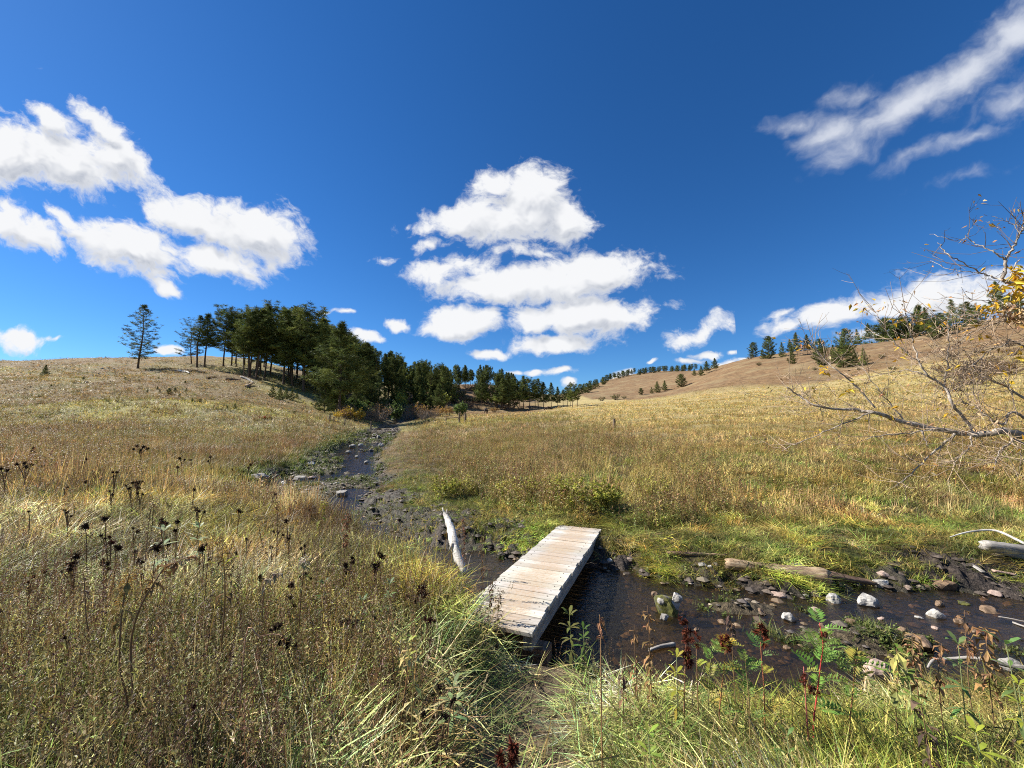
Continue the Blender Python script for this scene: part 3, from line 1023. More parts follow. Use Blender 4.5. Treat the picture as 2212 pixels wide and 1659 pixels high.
def build_snag():
    root = empty('driftwood_snag', water_at(1000, 1222))
    tag(root, 'bleached white snag with a forked tip leaning beside the bridge', 'driftwood')
    base = P(1004, 1232, 6.25); tip = P(958, 1101, 7.25)
    o0 = Vector(root.location)
    def pt(px, py, t): return P(px, py, 6.25 + t) - o0
    mb = MB()
    mb.tube(smooth_poly([pt(1006, 1240, -.05), pt(992, 1210, .12), pt(982, 1182, .32), pt(976, 1150, .55), pt(968, 1125, .78), pt(960, 1108, .98)], 5),
            taper([.04, .062, .078, .070, .050, .028], 26), 11, jag=.22)
    me = mb.mesh('stem', M_BLEACH, True)
    obj('stem', me, root)
    mb = MB()
    mb.tube([pt(962, 1112, .95), pt(957, 1101, 1.0), pt(955, 1096, 1.02)], [.03, .016, .004], 7, jag=.2)
    obj('spike', mb.mesh('spike', M_BLEACH, True), root)
    mb = MB()
    mb.tube([pt(966, 1116, .93), pt(965, 1105, .98), pt(966, 1099, 1.0)], [.03, .016, .004], 7, jag=.2)
    obj('spike', mb.mesh('spike', M_BLEACH, True), root)
    mb = MB()
    mb.tube([pt(984, 1172, .36), pt(976, 1178, .28), pt(970, 1190, .2)], [.04, .028, .01], 7, jag=.2)
    obj('root_stub', mb.mesh('root_stub', M_GREYLOG, True), root)


build_snag()


# ------------------------------------------------------------------ rocks
def rock_material(name, c0, c1, moss=0.0, rough=.85):
    m, nt, b = material(name)
    tc = nt.node('ShaderNodeTexCoord')
    ob = tc.outputs['Object']
    n = nt.noise(ob, 14, 6, .68); n2 = nt.noise(ob, 4, 4, .6)
    c = nt.mix(nt.mr(n, .3, .7), c0, c1)
    c = nt.mix(nt.math('MULTIPLY', nt.mr(n2, .52, .68), .55), c, tuple(q * .4 for q in c0))
    if moss:
        ge = nt.node('ShaderNodeNewGeometry')
        mk = nt.mr(nt.noise(ob, 7, 5, .7), .62 - moss * .4, .72 - moss * .35)
        c = nt.mix(mk, c, nt.mix(nt.mr(n, .3, .7), (.035, .045, .010), (.15, .14, .035)))
    nt.set(b.inputs['Base Color'], c)
    b.inputs['Roughness'].default_value = rough
    b.inputs['Specular IOR Level'].default_value = .3
    nt.l.new(nt.bump(n, .8, .015), b.inputs['Normal'])
    return m


M_ROCK = {
    'w': rock_material('white limestone', (.27, .25, .22), (.58, .55, .49)),
    'g': rock_material('grey stone', (.20, .185, .16), (.42, .39, .345)),
    'b': rock_material('wet brown stone', (.10, .065, .038), (.30, .20, .12), rough=.5),
    'm': rock_material('mossy stone', (.16, .14, .11), (.36, .33, .28), .75),
    'p': rock_material('pinkish stone', (.30, .21, .165), (.48, .37, .30)),
    'd': rock_material('dark wet stone', (.035, .03, .026), (.12, .10, .085), rough=.4),
}


def rock_mesh(seed, sx, sy, sz, mat, cuts=9, sub=3):
    rnd = random.Random(seed)
    bm = bmesh.new()
    bmesh.ops.create_icosphere(bm, subdivisions=sub, radius=1.0)
    planes = []
    for _ in range(cuts):
        n = Vector((rnd.gauss(0, 1), rnd.gauss(0, 1), rnd.gauss(0, .8))).normalized()
        planes.append((n, rnd.uniform(.55, .85)))
    off = Vector((rnd.uniform(0, 50), rnd.uniform(0, 50), 0))
    for v in bm.verts:
        c = v.co.copy()
        for n, d in planes:
            k = c.dot(n)
            if k > d: c -= n * (k - d) * .92
        s = 1 + .10 * math.sin(c.x * 5 + off.x) * math.sin(c.y * 6 + off.y) + rnd.uniform(-.025, .025)
        v.co = Vector((c.x * sx * s, c.y * sy * s, c.z * sz * s))
    me = bpy.data.meshes.new('rock')
    bm.to_mesh(me); bm.free()
    me.materials.append(M_ROCK[mat])
    for pl in me.polygons: pl.use_smooth = False
    me.update()
    return me


ROCKS = [  # px, py (base), width px, height ratio, material, label, group
    (1808, 1303, 36, .75, 'w', 'white angular rock on the mossy bar, smaller of the two by the log', None),
    (1882, 1311, 52, .72, 'w', 'largest white angular rock on the mossy bar', None),
    (1709, 1342, 34, .6, 'w', 'pale rock at the left tip of the mossy bar', None),
    (1910, 1270, 40, .6, 'w', 'pale rock at the thin end of the splintered log', None),
    (1962, 1275, 34, .4, 'p', 'flat tan rock right of the splintered log tip', None),
    (1912, 1246, 24, .6, 'p', 'small pinkish rock against the far bank above the splintered log', None),
    (1725, 1232, 34, .5, 'g', 'grey rock half buried behind the thick tan log', None),
    (2029, 1336, 34, .8, 'w', 'pale rock standing alone in mid stream', None),
    (2035, 1310, 20, .7, 'b', 'small brown rock in the channel behind the lone pale rock', None),
    (2058, 1281, 56, .5, 'b', 'wide low brown rock near the far bank mud', None),
    (2003, 1275, 44, .35, 'b', 'flat brown slab rock left of the wide low brown one', None),
    (2003, 1406, 62, .55, 'b', 'brown boulder near the crooked branch', None),
    (2154, 1289, 32, .4, 'p', 'low tan rock in the right channel', None),
    (1990, 1337, 17, .4, 'w', 'small white chip of rock beside the lone pale rock', None),
    (1688, 1292, 44, .3, 'p', 'thin flat slab breaking the water left of the mossy bar', None),
    (1917, 1480, 62, .9, 'p', 'pinkish grey boulder among dead stalks on the near bank', None),
    (1674, 1545, 46, 1.0, 'm', 'mossy grey boulder between leafy stalks on the near bank', None),
    (2195, 1450, 46, .7, 'g', 'pale grey boulder under the crooked branch at the right edge', None),
    (1520, 1226, 17, .7, 'g', 'grey cobble in the little heap left of the thick log', 'cobbles heaped left of the thick log'),
    (1535, 1229, 15, .7, 'w', 'grey cobble in the little heap left of the thick log', 'cobbles heaped left of the thick log'),
    (1547, 1225, 14, .7, 'g', 'grey cobble in the little heap left of the thick log', 'cobbles heaped left of the thick log'),
    (1437, 1341, 25, .6, 'g', 'dark based stone at the foot of the mossy mid stream clump', None),
    (1416, 1289, 17, .8, 'b', 'small brown stone upstream of the mossy clump', None),
    (1318, 1217, 14, .9, 'w', 'little pale stone on the bank under the far end of the bridge', None),
    (1360, 1215, 24, .4, 'p', 'flat stone on the mud right of the bridge far end', None),
    (2090, 1308, 24, .3, 'm', 'mossy flat rock awash in the right channel', None),
    (2150, 1326, 38, .3, 'b', 'low brown rock awash near the right edge', None),
    (670, 1012, 30, .75, 'w', 'pale rounded rock at the left edge of the upstream pool', None),
    (552, 1046, 44, .6, 'g', 'wide grey rock partly behind brown weeds by the pool', None),
    (643, 1038, 34, .45, 'g', 'flat grey rock in the upstream pool', None),
    (672, 1034, 20, .4, 'p', 'small flat rock touching the flat grey one in the pool', None),
    (722, 1051, 24, .7, 'w', 'white rock standing mid pool', None),
    (735, 1071, 34, .55, 'g', 'grey rock where the pool meets churned mud', None),
    (614, 1052, 30, .7, 'd', 'dark wet rock on the near side of the pool', None),
    (645, 1020, 24, .6, 'd', 'dark rock beside the pale rounded one', None),
    (822, 964, 14, .8, 'w', 'bright white rock in the far riffle', None),
    (810, 941, 15, .5, 'w', 'flat white rock at the head of the riffle', None),
    (817, 945, 10, .7, 'g', 'pale stone in the upstream riffle', 'stones along the upstream riffle'),
    (806, 948, 9, .7, 'w', 'pale stone in the upstream riffle', 'stones along the upstream riffle'),
    (760, 966, 16, .6, 'g', 'pale stone in the upstream riffle', 'stones along the upstream riffle'),
    (778, 964, 15, .6, 'w', 'pale stone in the upstream riffle', 'stones along the upstream riffle'),
    (840, 940, 11, .6, 'g', 'pale stone in the upstream riffle', 'stones along the upstream riffle'),
    (770, 988, 11, .6, 'g', 'pale stone in the upstream riffle', 'stones along the upstream riffle'),
    (791, 953, 12, .6, 'g', 'pale stone in the upstream riffle', 'stones along the upstream riffle'),
    (752, 978, 12, .6, 'g', 'pale stone in the upstream riffle', 'stones along the upstream riffle'),
    (801, 975, 12, .6, 'd', 'pale stone in the upstream riffle', 'stones along the upstream riffle'),
    (740, 1010, 15, .5, 'd', 'pale stone in the upstream riffle', 'stones along the upstream riffle'),
    (790, 1000, 12, .6, 'g', 'pale stone in the upstream riffle', 'stones along the upstream riffle'),
    (828, 952, 9, .6, 'w', 'pale stone in the upstream riffle', 'stones along the upstream riffle'),
    (700, 1022, 12, .5, 'g', 'pale stone in the upstream riffle', 'stones along the upstream riffle'),
]


def build_rocks():
    for i, (px, py, w, hr, mt, lab, grp) in enumerate(ROCKS):
        c = water_at(px, py)
        half = w / FPX * c.y / 2 * (.86 if mt == 'w' else .92)
        hgt = half * 2 * hr * .85
        me = rock_mesh(100 + i, half * 1.08, half * R.uniform(.7, 1.0), hgt * .62, mt)
        o = obj('rock', me)
        o.location = c + Vector((0, half * .5, hgt * .22))
        o.rotation_euler = (R.uniform(-.15, .15), R.uniform(-.15, .15), R.uniform(-.5, .5))
        tag(o, lab, 'rock', grp)
    for k, (px, py, w, mt) in enumerate(((1600, 1300, 16, 'b'), (1640, 1322, 22, 'b'), (1760, 1318, 20, 'p'), (1775, 1352, 18, 'b'), (1840, 1345, 22, 'b'), (1905, 1338, 16, 'p'), (1950, 1362, 20, 'b'), (1970, 1312, 18, 'p'), (2075, 1345, 24, 'b'), (2110, 1366, 20, 'b'), (2125, 1300, 22, 'p'), (2180, 1308, 24, 'b'), (1740, 1290, 14, 'g'), (1830, 1282, 14, 'p'), (1560, 1345, 18, 'b'), (1505, 1360, 14, 'b'), (2020, 1358, 14, 'p'), (1800, 1395, 20, 'b'), (1700, 1400, 16, 'b'), (1880, 1425, 18, 'b'))):
        q = water_at(px, py); r = w / FPX * q.y / 2
        o = obj('rock', rock_mesh(700 + k % 6, r, r * .8, r * .55, mt, 8)); o.location = q + Vector((0, 0, r * .08)); o.rotation_euler = (0, 0, R.uniform(0, 6))
        tag(o, 'small tan or brown stone breaking the shallow water right of the bridge', 'rock', 'small stones in the shallows right of the bridge')
    # the clump in mid stream: an algae covered lump with white stones on it
    c = water_at(1447, 1330)
    root = obj('mossy_rock', rock_mesh(501, .20, .17, .20, 'm', 6)); root.location = c + Vector((0, .12, .04))
    tag(root, 'algae covered lump of rock in mid stream below the bridge', 'rock')
    for k, (px, py, w, lab) in enumerate(((1462, 1291, 24, 'round white stone on the right top of the mossy clump'), (1429, 1298, 18, 'white stone on the left top of the mossy clump'), (1458, 1306, 26, 'white stone on the right flank of the mossy clump'))):
        q = P(px, py, c.y + .08)
        r = w / FPX * c.y / 2
        o = obj('rock', rock_mesh(520 + k, r, r * .9, r * .85, 'w', 5)); o.location = q
        tag(o, lab, 'rock')
    # pale stones strewn over the right hillside and the left one
    for k, (px, py, w) in enumerate(((1750, 817, 6), (1790, 822, 7), (1848, 838, 8), (1762, 842, 7), (1705, 850, 8), (1660, 857, 6), (1735, 853, 6), (1690, 828, 5), (1875, 826, 7), (1800, 846, 8), (1640, 838, 5), (1850, 812, 6))):
        c = G(px, py); r = w / FPX * c.y / 2
        o = obj('rock', rock_mesh(600 + k % 4, r, r * .8, r * .55, 'p', 6, 2)); o.location = c
        tag(o, 'pale stone strewn on the brown right hillside', 'rock', 'pale stones on the right hillside')
    for k, (px, py, w) in enumerate(((222, 797, 9), (235, 795, 8), (205, 812, 10), (212, 808, 7), (186, 826, 10), (228, 800, 6), (246, 798, 7))):
        c = G(px, py); r = w / FPX * c.y / 2
        o = obj('rock', rock_mesh(610 + k % 3, r, r * .8, r * .5, 'g', 6, 2)); o.location = c
        tag(o, 'pale rock in the small outcrop left of the lone pine', 'rock', 'outcrop rocks left of the lone pine')
    # gravel and pebbles of the bed: nobody could count them
    mb = MB()
    rnd = random.Random(3)
    n = 0
    xs = NR.uniform(-22, 9, 60000); ys = NR.uniform(3, 60, 60000)
    de, side, wl, idx = stream_info(xs, ys)
    z = terrain(xs, ys)
    ico = [Vector(v) for v in ((0, 0, 1), (.9, 0, .3), (.28, .85, .3), (-.72, .52, .3), (-.72, -.52, .3), (.28, -.85, .3), (0, 0, -1))]
    icf = [(0, 1, 2), (0, 2, 3), (0, 3, 4), (0, 4, 5), (0, 5, 1), (6, 2, 1), (6, 3, 2), (6, 4, 3), (6, 5, 4), (6, 1, 5)]
    for i in np.nonzero((de < .35) & ((ys > 9) | (xs > -1)))[0]:
        s = rnd.uniform(.012, .05) * (1 + ys[i] * .03)
        if rnd.random() < .06: s *= 2
        g = rnd.uniform(.07, .26) * (1 if rnd.random() < .9 else 1.8)
        col = (g, g * .82, g * rnd.uniform(.52, .7))
        a = rnd.uniform(0, 6.28); ca, sa = math.cos(a), math.sin(a)
        if z[i] < wl[i]: col = (col[0] * .8, col[1] * .68, col[2] * .5)
        mb.add([Vector((xs[i] + s * (v.x * ca - v.y * sa) * rnd.uniform(.8, 1.2), ys[i] + s * (v.x * sa + v.y * ca), z[i] + .2 * s + s * .55 * v.z)) for v in ico], icf, col)
    # clods of the churned bank
    xs = NR.uniform(-9, 9, 30000); ys = NR.uniform(3, 22, 30000)
    z, inf = terrain(xs, ys, True)
    cl = MB()
    for i in np.nonzero((inf['mud'] > .45) & (inf['de'] > .05) & (inf['side'] > 0) & (NR.random(30000) < .4))[0][:2200]:
        s = .015 + .085 * rnd.random() ** 2.2 * (1 + .02 * ys[i])
        g = rnd.uniform(.5, 1.3); col = (.10 * g, .076 * g, .057 * g)
        a = rnd.uniform(0, 6.28); ca, sa = math.cos(a), math.sin(a)
        cl.add([Vector((xs[i] + s * (v.x * ca - v.y * sa) * rnd.uniform(.7, 1.3), ys[i] + s * (v.x * sa + v.y * ca) * rnd.uniform(.7, 1.3), z[i] + s * .5 * v.z * rnd.uniform(.7, 1.3))) for v in ico], icf, col)
    m, nt, b = material('mud clods'); nt.set(b.inputs['Base Color'], nt.attr('Col')); b.inputs['Roughness'].default_value = .7
    o = obj('mud_clods', cl.mesh('mud_clods', m)); tag(o, kind='stuff')
    m, nt, b = material('creek pebbles'); nt.set(b.inputs['Base Color'], nt.attr('Col')); b.inputs['Roughness'].default_value = .6
    o = obj('pebbles', mb.mesh('pebbles', m)); tag(o, kind='stuff')


build_rocks()


# ------------------------------------------------------------------ fence posts
def post_mesh(h, r, seed=0, rough=.1, depth=.3):
    mb = MB()
    rnd = random.Random(seed)
    mb.tube([(0, 0, -depth), (rnd.uniform(-.01, .01), 0, h * .35), (rnd.uniform(-.02, .02), rnd.uniform(-.02, .02), h * .75), (0, 0, h)], [r * 1.05, r, r * .96, r * .86], 10, jag=rough)
    return mb.mesh('post', M_POST, False)


def one_post(name, px, py, top, rpx, label, lean=(0, 0)):
    g = G(px, py)
    h = (py - top) / FPX * g.y
    o = obj(name, post_mesh(h, rpx / FPX * g.y / 2, int(px)))
    o.location = g; o.rotation_euler = (lean[0], lean[1], 0)
    return tag(o, label, 'fence post')


one_post('fence_post', 1327, 926, 905, 6.0, 'stout brown post standing alone on the bare patch of meadow')
one_post('fence_post', 1086, 914, 896, 2.2, 'thin stake standing in the middle of the meadow')
one_post('fence_post', 801, 927, 911, 3.0, 'short dark post at the head of the creek riffle')


def brace(name, posts, rail, label):
    g0 = G(posts[0][0], posts[0][1])
    root = empty(name, g0)
    tag(root, label, 'fence')
    pts = []
    for px, py, top, w in posts:
        g = G(px, py)
        g = P(px, py, g0.y + (px - posts[0][0]) / FPX * 6)
        g.z = H(g.x, g.y)
        h = (py - top) / FPX * g.y
        o = obj('post', post_mesh(h, w / FPX * g.y / 2, int(px)), root, g - g0)
        pts.append((g, h))
    for i, j, f in rail:
        a = pts[i][0] + Vector((0, 0, pts[i][1] * f)); b = pts[j][0] + Vector((0, 0, pts[j][1] * f))
        mb = MB(); mb.tube([a - g0, (a + b) / 2 - g0, b - g0], .05, 7, jag=.1)
        obj('rail', mb.mesh('rail', M_POST), root)


brace('fence_brace', [(712, 913, 896, 3.2), (721, 912, 898, 2.2), (745, 912, 897, 2.4)], [(0, 2, .35)], 'low wooden fence brace below the nearest tall pine')
brace('fence_brace', [(963, 915, 895, 2.0), (992, 914, 893, 4.2), (1005, 913, 893, 4.8)], [(0, 1, .55)], 'wooden fence brace with two stout posts by the dark willow')
p, q = G(384, 801), G(410, 809)
make_log('fallen_trunk', p + Vector((0, 0, .25)), q + Vector((0, 0, .2)), .22, .12, M_BLEACH, 'bleached fallen trunk on the slope under the first pines', 'log', spikes=3)
p, q = G(519, 816), G(549, 829)
make_log('fallen_trunk', p + Vector((0, 0, .25)), q + Vector((0, 0, .2)), .2, .12, M_GREYLOG, 'grey fallen trunk at the foot of the leaning pine', 'log', spikes=4)
p, q = G(533, 838), G(545, 832)
make_log('stump', p + Vector((0, 0, .1)), q + Vector((0, 0, .5)), .35, .2, M_TANLOG, 'tan torn stump lying on the open slope', 'stump', spikes=4)
p, q = G(487, 822), G(520, 824)
make_log('brush_pile', p + Vector((0, 0, .3)), q + Vector((0, 0, .3)), .22, .1, M_DKLOG, 'dark dead branch heap on the slope above the saplings', 'brush', spikes=16)
p, q = G(446, 818), G(468, 816)
make_log('brush_pile', p + Vector((0, 0, .2)), q + Vector((0, 0, .2)), .15, .1, M_DKLOG, 'smaller dead branch heap left of the dark one', 'brush', spikes=12)


# ------------------------------------------------------------------ bison
def skin(name, verts, edges, mat):
    me = bpy.data.meshes.new(name)
    me.from_pydata([v[:3] for v in verts], edges, [])
    o = bpy.data.objects.new(name, me)
    COL.objects.link(o)
    o.modifiers.new('s', 'SKIN'); sb = o.modifiers.new('u', 'SUBSURF'); sb.levels = sb.render_levels = 2
    for i, v in enumerate(verts):
        r = v[3] if hasattr(v[3], '__len__') else (v[3], v[3])
        me.skin_vertices[0].data[i].radius = r
    me.skin_vertices[0].data[0].use_root = True
    dg = bpy.context.evaluated_depsgraph_get()
    nm = bpy.data.meshes.new_from_object(o.evaluated_get(dg))
    bpy.data.objects.remove(o); bpy.data.meshes.remove(me)
    nm.name = name
    nm.materials.clear(); nm.materials.append(mat)
    for pl in nm.polygons: pl.use_smooth = True
    return nm


def hide_material():
    m, nt, b = material('dark bison hide')
    tc = nt.node('ShaderNodeTexCoord')
    n = nt.noise(tc.outputs['Object'], 9, 5, .65)
    nt.set(b.inputs['Base Color'], nt.mix(n, (.012, .008, .006), (.055, .034, .022)))
    b.inputs['Roughness'].default_value = .9
    nt.l.new(nt.bump(n, .8, .05), b.inputs['Normal'])
    return m


def bison(px, py, face, lying, label):
    z = -.62 if lying else 0
    V = [(0, 0, 1.05, .40), (-.55, 0, 1.12, .36), (-.95, 0, 1.10, .26), (.35, 0, 1.22, .46), (.72, 0, 1.30, .44), (1.05, 0, 1.08, .32), (1.32, 0, .84, .25), (1.52, 0, .58, .17), (1.60, 0, .44, .12)]
    E = [(0, 1), (1, 2), (0, 3), (3, 4), (4, 5), (5, 6), (6, 7), (7, 8)]
    def leg(att, x, y, pts):
        prev = att
        for q in pts:
            V.append((x + q[0], y * q[3] if len(q) > 3 else y, q[1], q[2])); E.append((prev, len(V) - 1)); prev = len(V) - 1
    for s in (-1, 1):
        if not lying:
            leg(4, .68, .22 * s, [(0, .82, .17), (.02, .48, .10), (-.02, .26, .075), (0, .05, .085)])
            leg(2, -.86, .2 * s, [(0, .86, .2), (.10, .60, .13), (-.12, .40, .075), (-.06, .05, .08)])
        else:
            leg(4, .68, .28 * s, [(0, .86, .16), (.22, .70, .09), (-.05, .68, .07)])
            leg(2, -.80, .3 * s, [(.05, .88, .2), (.35, .74, .12), (.0, .70, .08)])
    V.append((-1.2, 0, 1.02, .05)); E.append((2, len(V) - 1)); V.append((-1.28, 0, .62, .035)); E.append((len(V) - 2, len(V) - 1))
    me = skin('body', V, E, M_HIDE)
    g = G(px, py)
    root = empty('bison', g + Vector((0, 0, z)), face)
    tag(root, label, 'bison')
    obj('body', me, root)
    mh, nt, b = material('horn'); b.inputs['Base Color'].default_value = (.10, .085, .07, 1)
    for s in (-1, 1):
        mb = MB(); mb.tube(smooth_poly([(1.22, .2 * s, .98), (1.22, .36 * s, 1.02), (1.2, .40 * s, 1.2)], 4), taper([.05, .035, .01], 9), 6)
        obj('horn', mb.mesh('horn', mh, True), root)


M_HIDE = hide_material()
bison(1050, 894, math.radians(-100), False, 'dark bison grazing head on beyond the meadow stakes')
bison(1186, 885, math.radians(175), True, 'dark bison lying at the far edge of the meadow')
# ------------------------------------------------------------------ pines
def bark_material(name, c0, c1):
    m, nt, b = material(name)
    tc = nt.node('ShaderNodeTexCoord')
    mp = nt.node('ShaderNodeMapping', {'Vector': tc.outputs['Object']})
    mp.inputs['Scale'].default_value = (4, 4, 1.2)
    n = nt.noise(mp.outputs[0], 2.0, 6, .7)
    nt.set(b.inputs['Base Color'], nt.mix(nt.mr(n, .3, .7), c0, c1))
    b.inputs['Roughness'].default_value = .9
    nt.l.new(nt.bump(n, .8, .05), b.inputs['Normal'])
    return m


M_PBARK = bark_material('pine bark', (.045, .030, .020), (.17, .105, .065))
M_DEADBARK = bark_material('dead grey wood', (.10, .09, .08), (.30, .275, .25))
M_NEEDLE = leaf_material('pine needles', rand=.18, trans=.2, rough=.65, spec=.08)


def add_tuft(mb, c, r, rnd, n, colr, flat=.6, w=.085, up=.12):
    for _ in range(n):
        d = Vector((rnd.gauss(0, 1), rnd.gauss(0, 1), rnd.gauss(0, .75) * flat + up))
        if d.length < .01: continue
        d.normalize()
        L = r * rnd.uniform(.65, 1.15)
        s = d.cross(Vector((rnd.gauss(0, 1), rnd.gauss(0, 1), rnd.gauss(0, 1))))
        if s.length < .01: continue
        s.normalize(); s *= r * w * rnd.uniform(.8, 1.4)
        p0 = c + d * L * .08
        g = rnd.uniform(.75, 1.3)
        mb.add([p0 - s * .6, p0 + s * .6, c + d * L + s * .3, c + d * L - s * .3], [(0, 1, 2, 3)], (colr[0] * g, colr[1] * g, colr[2] * g))


def pine_proto(seed, base=.3, wid=.17, shape='oval', nb=62, tuft=.55, bend=.01, dens=1.0, gap=.0, dead=0.15):
    """unit pine 16 m tall; returns trunk and crown meshes"""
    rnd = random.Random(seed)
    Hh = 16.0
    tr = MB(); cr = MB()
    bx, by = rnd.uniform(-bend, bend) * Hh, rnd.uniform(-bend, bend) * Hh
    def axis(t):
        return Vector((bx * math.sin(t * 2.6) + .12 * math.sin(t * 7 + seed), by * math.sin(t * 2.2) + .1 * math.sin(t * 6), t * Hh))
    ts = [-.03, 0, .01, .04] + [i / 14 for i in range(1, 15)]
    def rad(t): return .205 * (1 - t) ** .8 + .016 + (.08 * max(0, 1 - t / .03) if t < .03 else 0)
    tr.tube([axis(t) for t in ts], [rad(max(0, t)) for t in ts], 9, jag=.06)
    def prof(u):
        if shape == 'oval': return (math.sin(math.pi * min(1, (u * .86 + .14))) ** .7) * (1.05 - .35 * u)
        if shape == 'cone': return (1 - u) ** .95 * min(1, .62 + u * 3) * 1.12
        if shape == 'flat': return (.55 + .55 * math.sin(math.pi * (u * .75 + .18))) * (1 if u < .88 else .75)
        return 1
    rot = rnd.uniform(0, 6.28)
    for i in range(nb):
        u = ((i + rnd.uniform(-.4, .4)) / nb)
        u = min(max(u, 0), .99)
        if gap and rnd.random() < gap: continue
        t = base + (1 - base) * u * .985
        rot += 2.39996 + rnd.uniform(-.5, .5)
        L = Hh * wid * prof(u) * rnd.uniform(.62, 1.18)
        L = max(L, .45)
        el = -.18 + .95 * u ** 1.3 + rnd.uniform(-.2, .2)
        dirv = Vector((math.cos(rot) * math.cos(el), math.sin(rot) * math.cos(el), math.sin(el)))
        p0 = axis(t)
        pts = []
        for k in range(5):
            s = k / 4
            q = p0 + dirv * L * s + Vector((0, 0, L * (.28 * s * s - .10 * math.sin(s * math.pi)))) + Vector((rnd.uniform(-1, 1), rnd.uniform(-1, 1), 0)) * .06 * L * s
            pts.append(q)
        r0 = max(.012, rad(t) * .30)
        tr.tube(pts, [r0, r0 * .8, r0 * .6, r0 * .4, r0 * .2], 5, cap=False)
        sh = math.exp(rnd.gauss(0, .38))
        yel = rnd.uniform(0, 1)
        col = ((.085 + .045 * yel) * sh, (.112 + .030 * yel) * sh, (.036 - .002 * yel) * sh)
        nt_ = max(3, int(L * 3.4 * dens))
        for k in range(nt_):
            s = 1 - (rnd.random() ** 1.4) * .72
            f = s * 4; a = min(3, int(f)); q = pts[a].lerp(pts[a + 1], f - a)
            lat = dirv.cross(Vector((0, 0, 1))).normalized()
            q = q + lat * rnd.uniform(-1, 1) * L * .30 * (1.15 - s * .55) + Vector((0, 0, rnd.uniform(-.08, .16)))
            add_tuft(cr, q, tuft * rnd.uniform(.7, 1.15), rnd, 15, col)
    for _ in range(int(8 * dens)):
        add_tuft(cr, axis(1) + Vector((rnd.uniform(-.2, .2), rnd.uniform(-.2, .2), rnd.uniform(-1.2, .45))), tuft * .8, rnd, 14, (.08, .10, .03))
    for _ in range(int(30 * dead)):          # dead snags under the crown
        t = rnd.uniform(base * .45, base * 1.05); rot = rnd.uniform(0, 6.28)
        L = rnd.uniform(.5, 1.7)
        p0 = axis(t)
        tr.tube([p0, p0 + Vector((math.cos(rot), math.sin(rot), rnd.uniform(-.3, .2))) * L], [.03, .008], 4, cap=False)
    return tr.mesh('trunk', M_PBARK, True), cr.mesh('crown', M_NEEDLE)


PINES = {
    'lone': pine_proto(1, .15, .25, 'oval', 84, .66, .004, .62, .12),
    'open': pine_proto(2, .24, .34, 'flat', 60, .62, .03, .62, .15),
    'tall': pine_proto(3, .38, .20, 'oval', 72, .74, .012, 1.0),
    'tall2': pine_proto(4, .40, .22, 'cone', 70, .74, .02, 1.0),
    'tall3': pine_proto(5, .36, .23, 'flat', 72, .76, .012, 1.0),
    'full': pine_proto(6, .24, .29, 'cone', 100, .78, .008, .95),
    'front': pine_proto(7, .26, .36, 'cone', 135, .74, .01, .9),
    'round': pine_proto(8, .36, .32, 'flat', 72, .74, .02, 1.0),
    'bushy': pine_proto(9, .06, .33, 'cone', 74, .86, .008, .95, 0, 0),
    'bushy2': pine_proto(10, .05, .42, 'oval', 78, .92, .01, .95, 0, 0),
    'thin': pine_proto(11, .42, .155, 'oval', 50, .64, .02, .9, .1, .4),
}
_single = {}


def pine(kind, g, h, label, group=None, wid=1.0, lean=(0, 0), small=False, rot=None):
    s = h / 16.0
    rz = R.uniform(0, 6.28) if rot is None else rot
    root = empty('pine_tree', g - Vector((0, 0, .05)), rz)
    # lean in world axes
    root.rotation_euler = (Matrix.Rotation(lean[0], 3, 'Y') @ Matrix.Rotation(lean[1], 3, 'X') @ Matrix.Rotation(rz, 3, 'Z')).to_euler()
    root.scale = (s * wid, s * wid, s)
    tag(root, label, 'tree', group)
    tr, cr = PINES[kind]
    obj('trunk', tr, root); obj('crown', cr, root)
    return root


def pine_px(kind, px, py, top, label, group=None, wid=1.0, lean=(0, 0), depth=None, rot=None):
    g = G(px, py) if depth is None else None
    if g is None:
        g = P(px, py, depth); g.z = H(g.x, g.y)
    h = (P(px, top, g.y).z - g.z)
    return pine(kind, g, h, label, group, wid, lean, rot=rot)


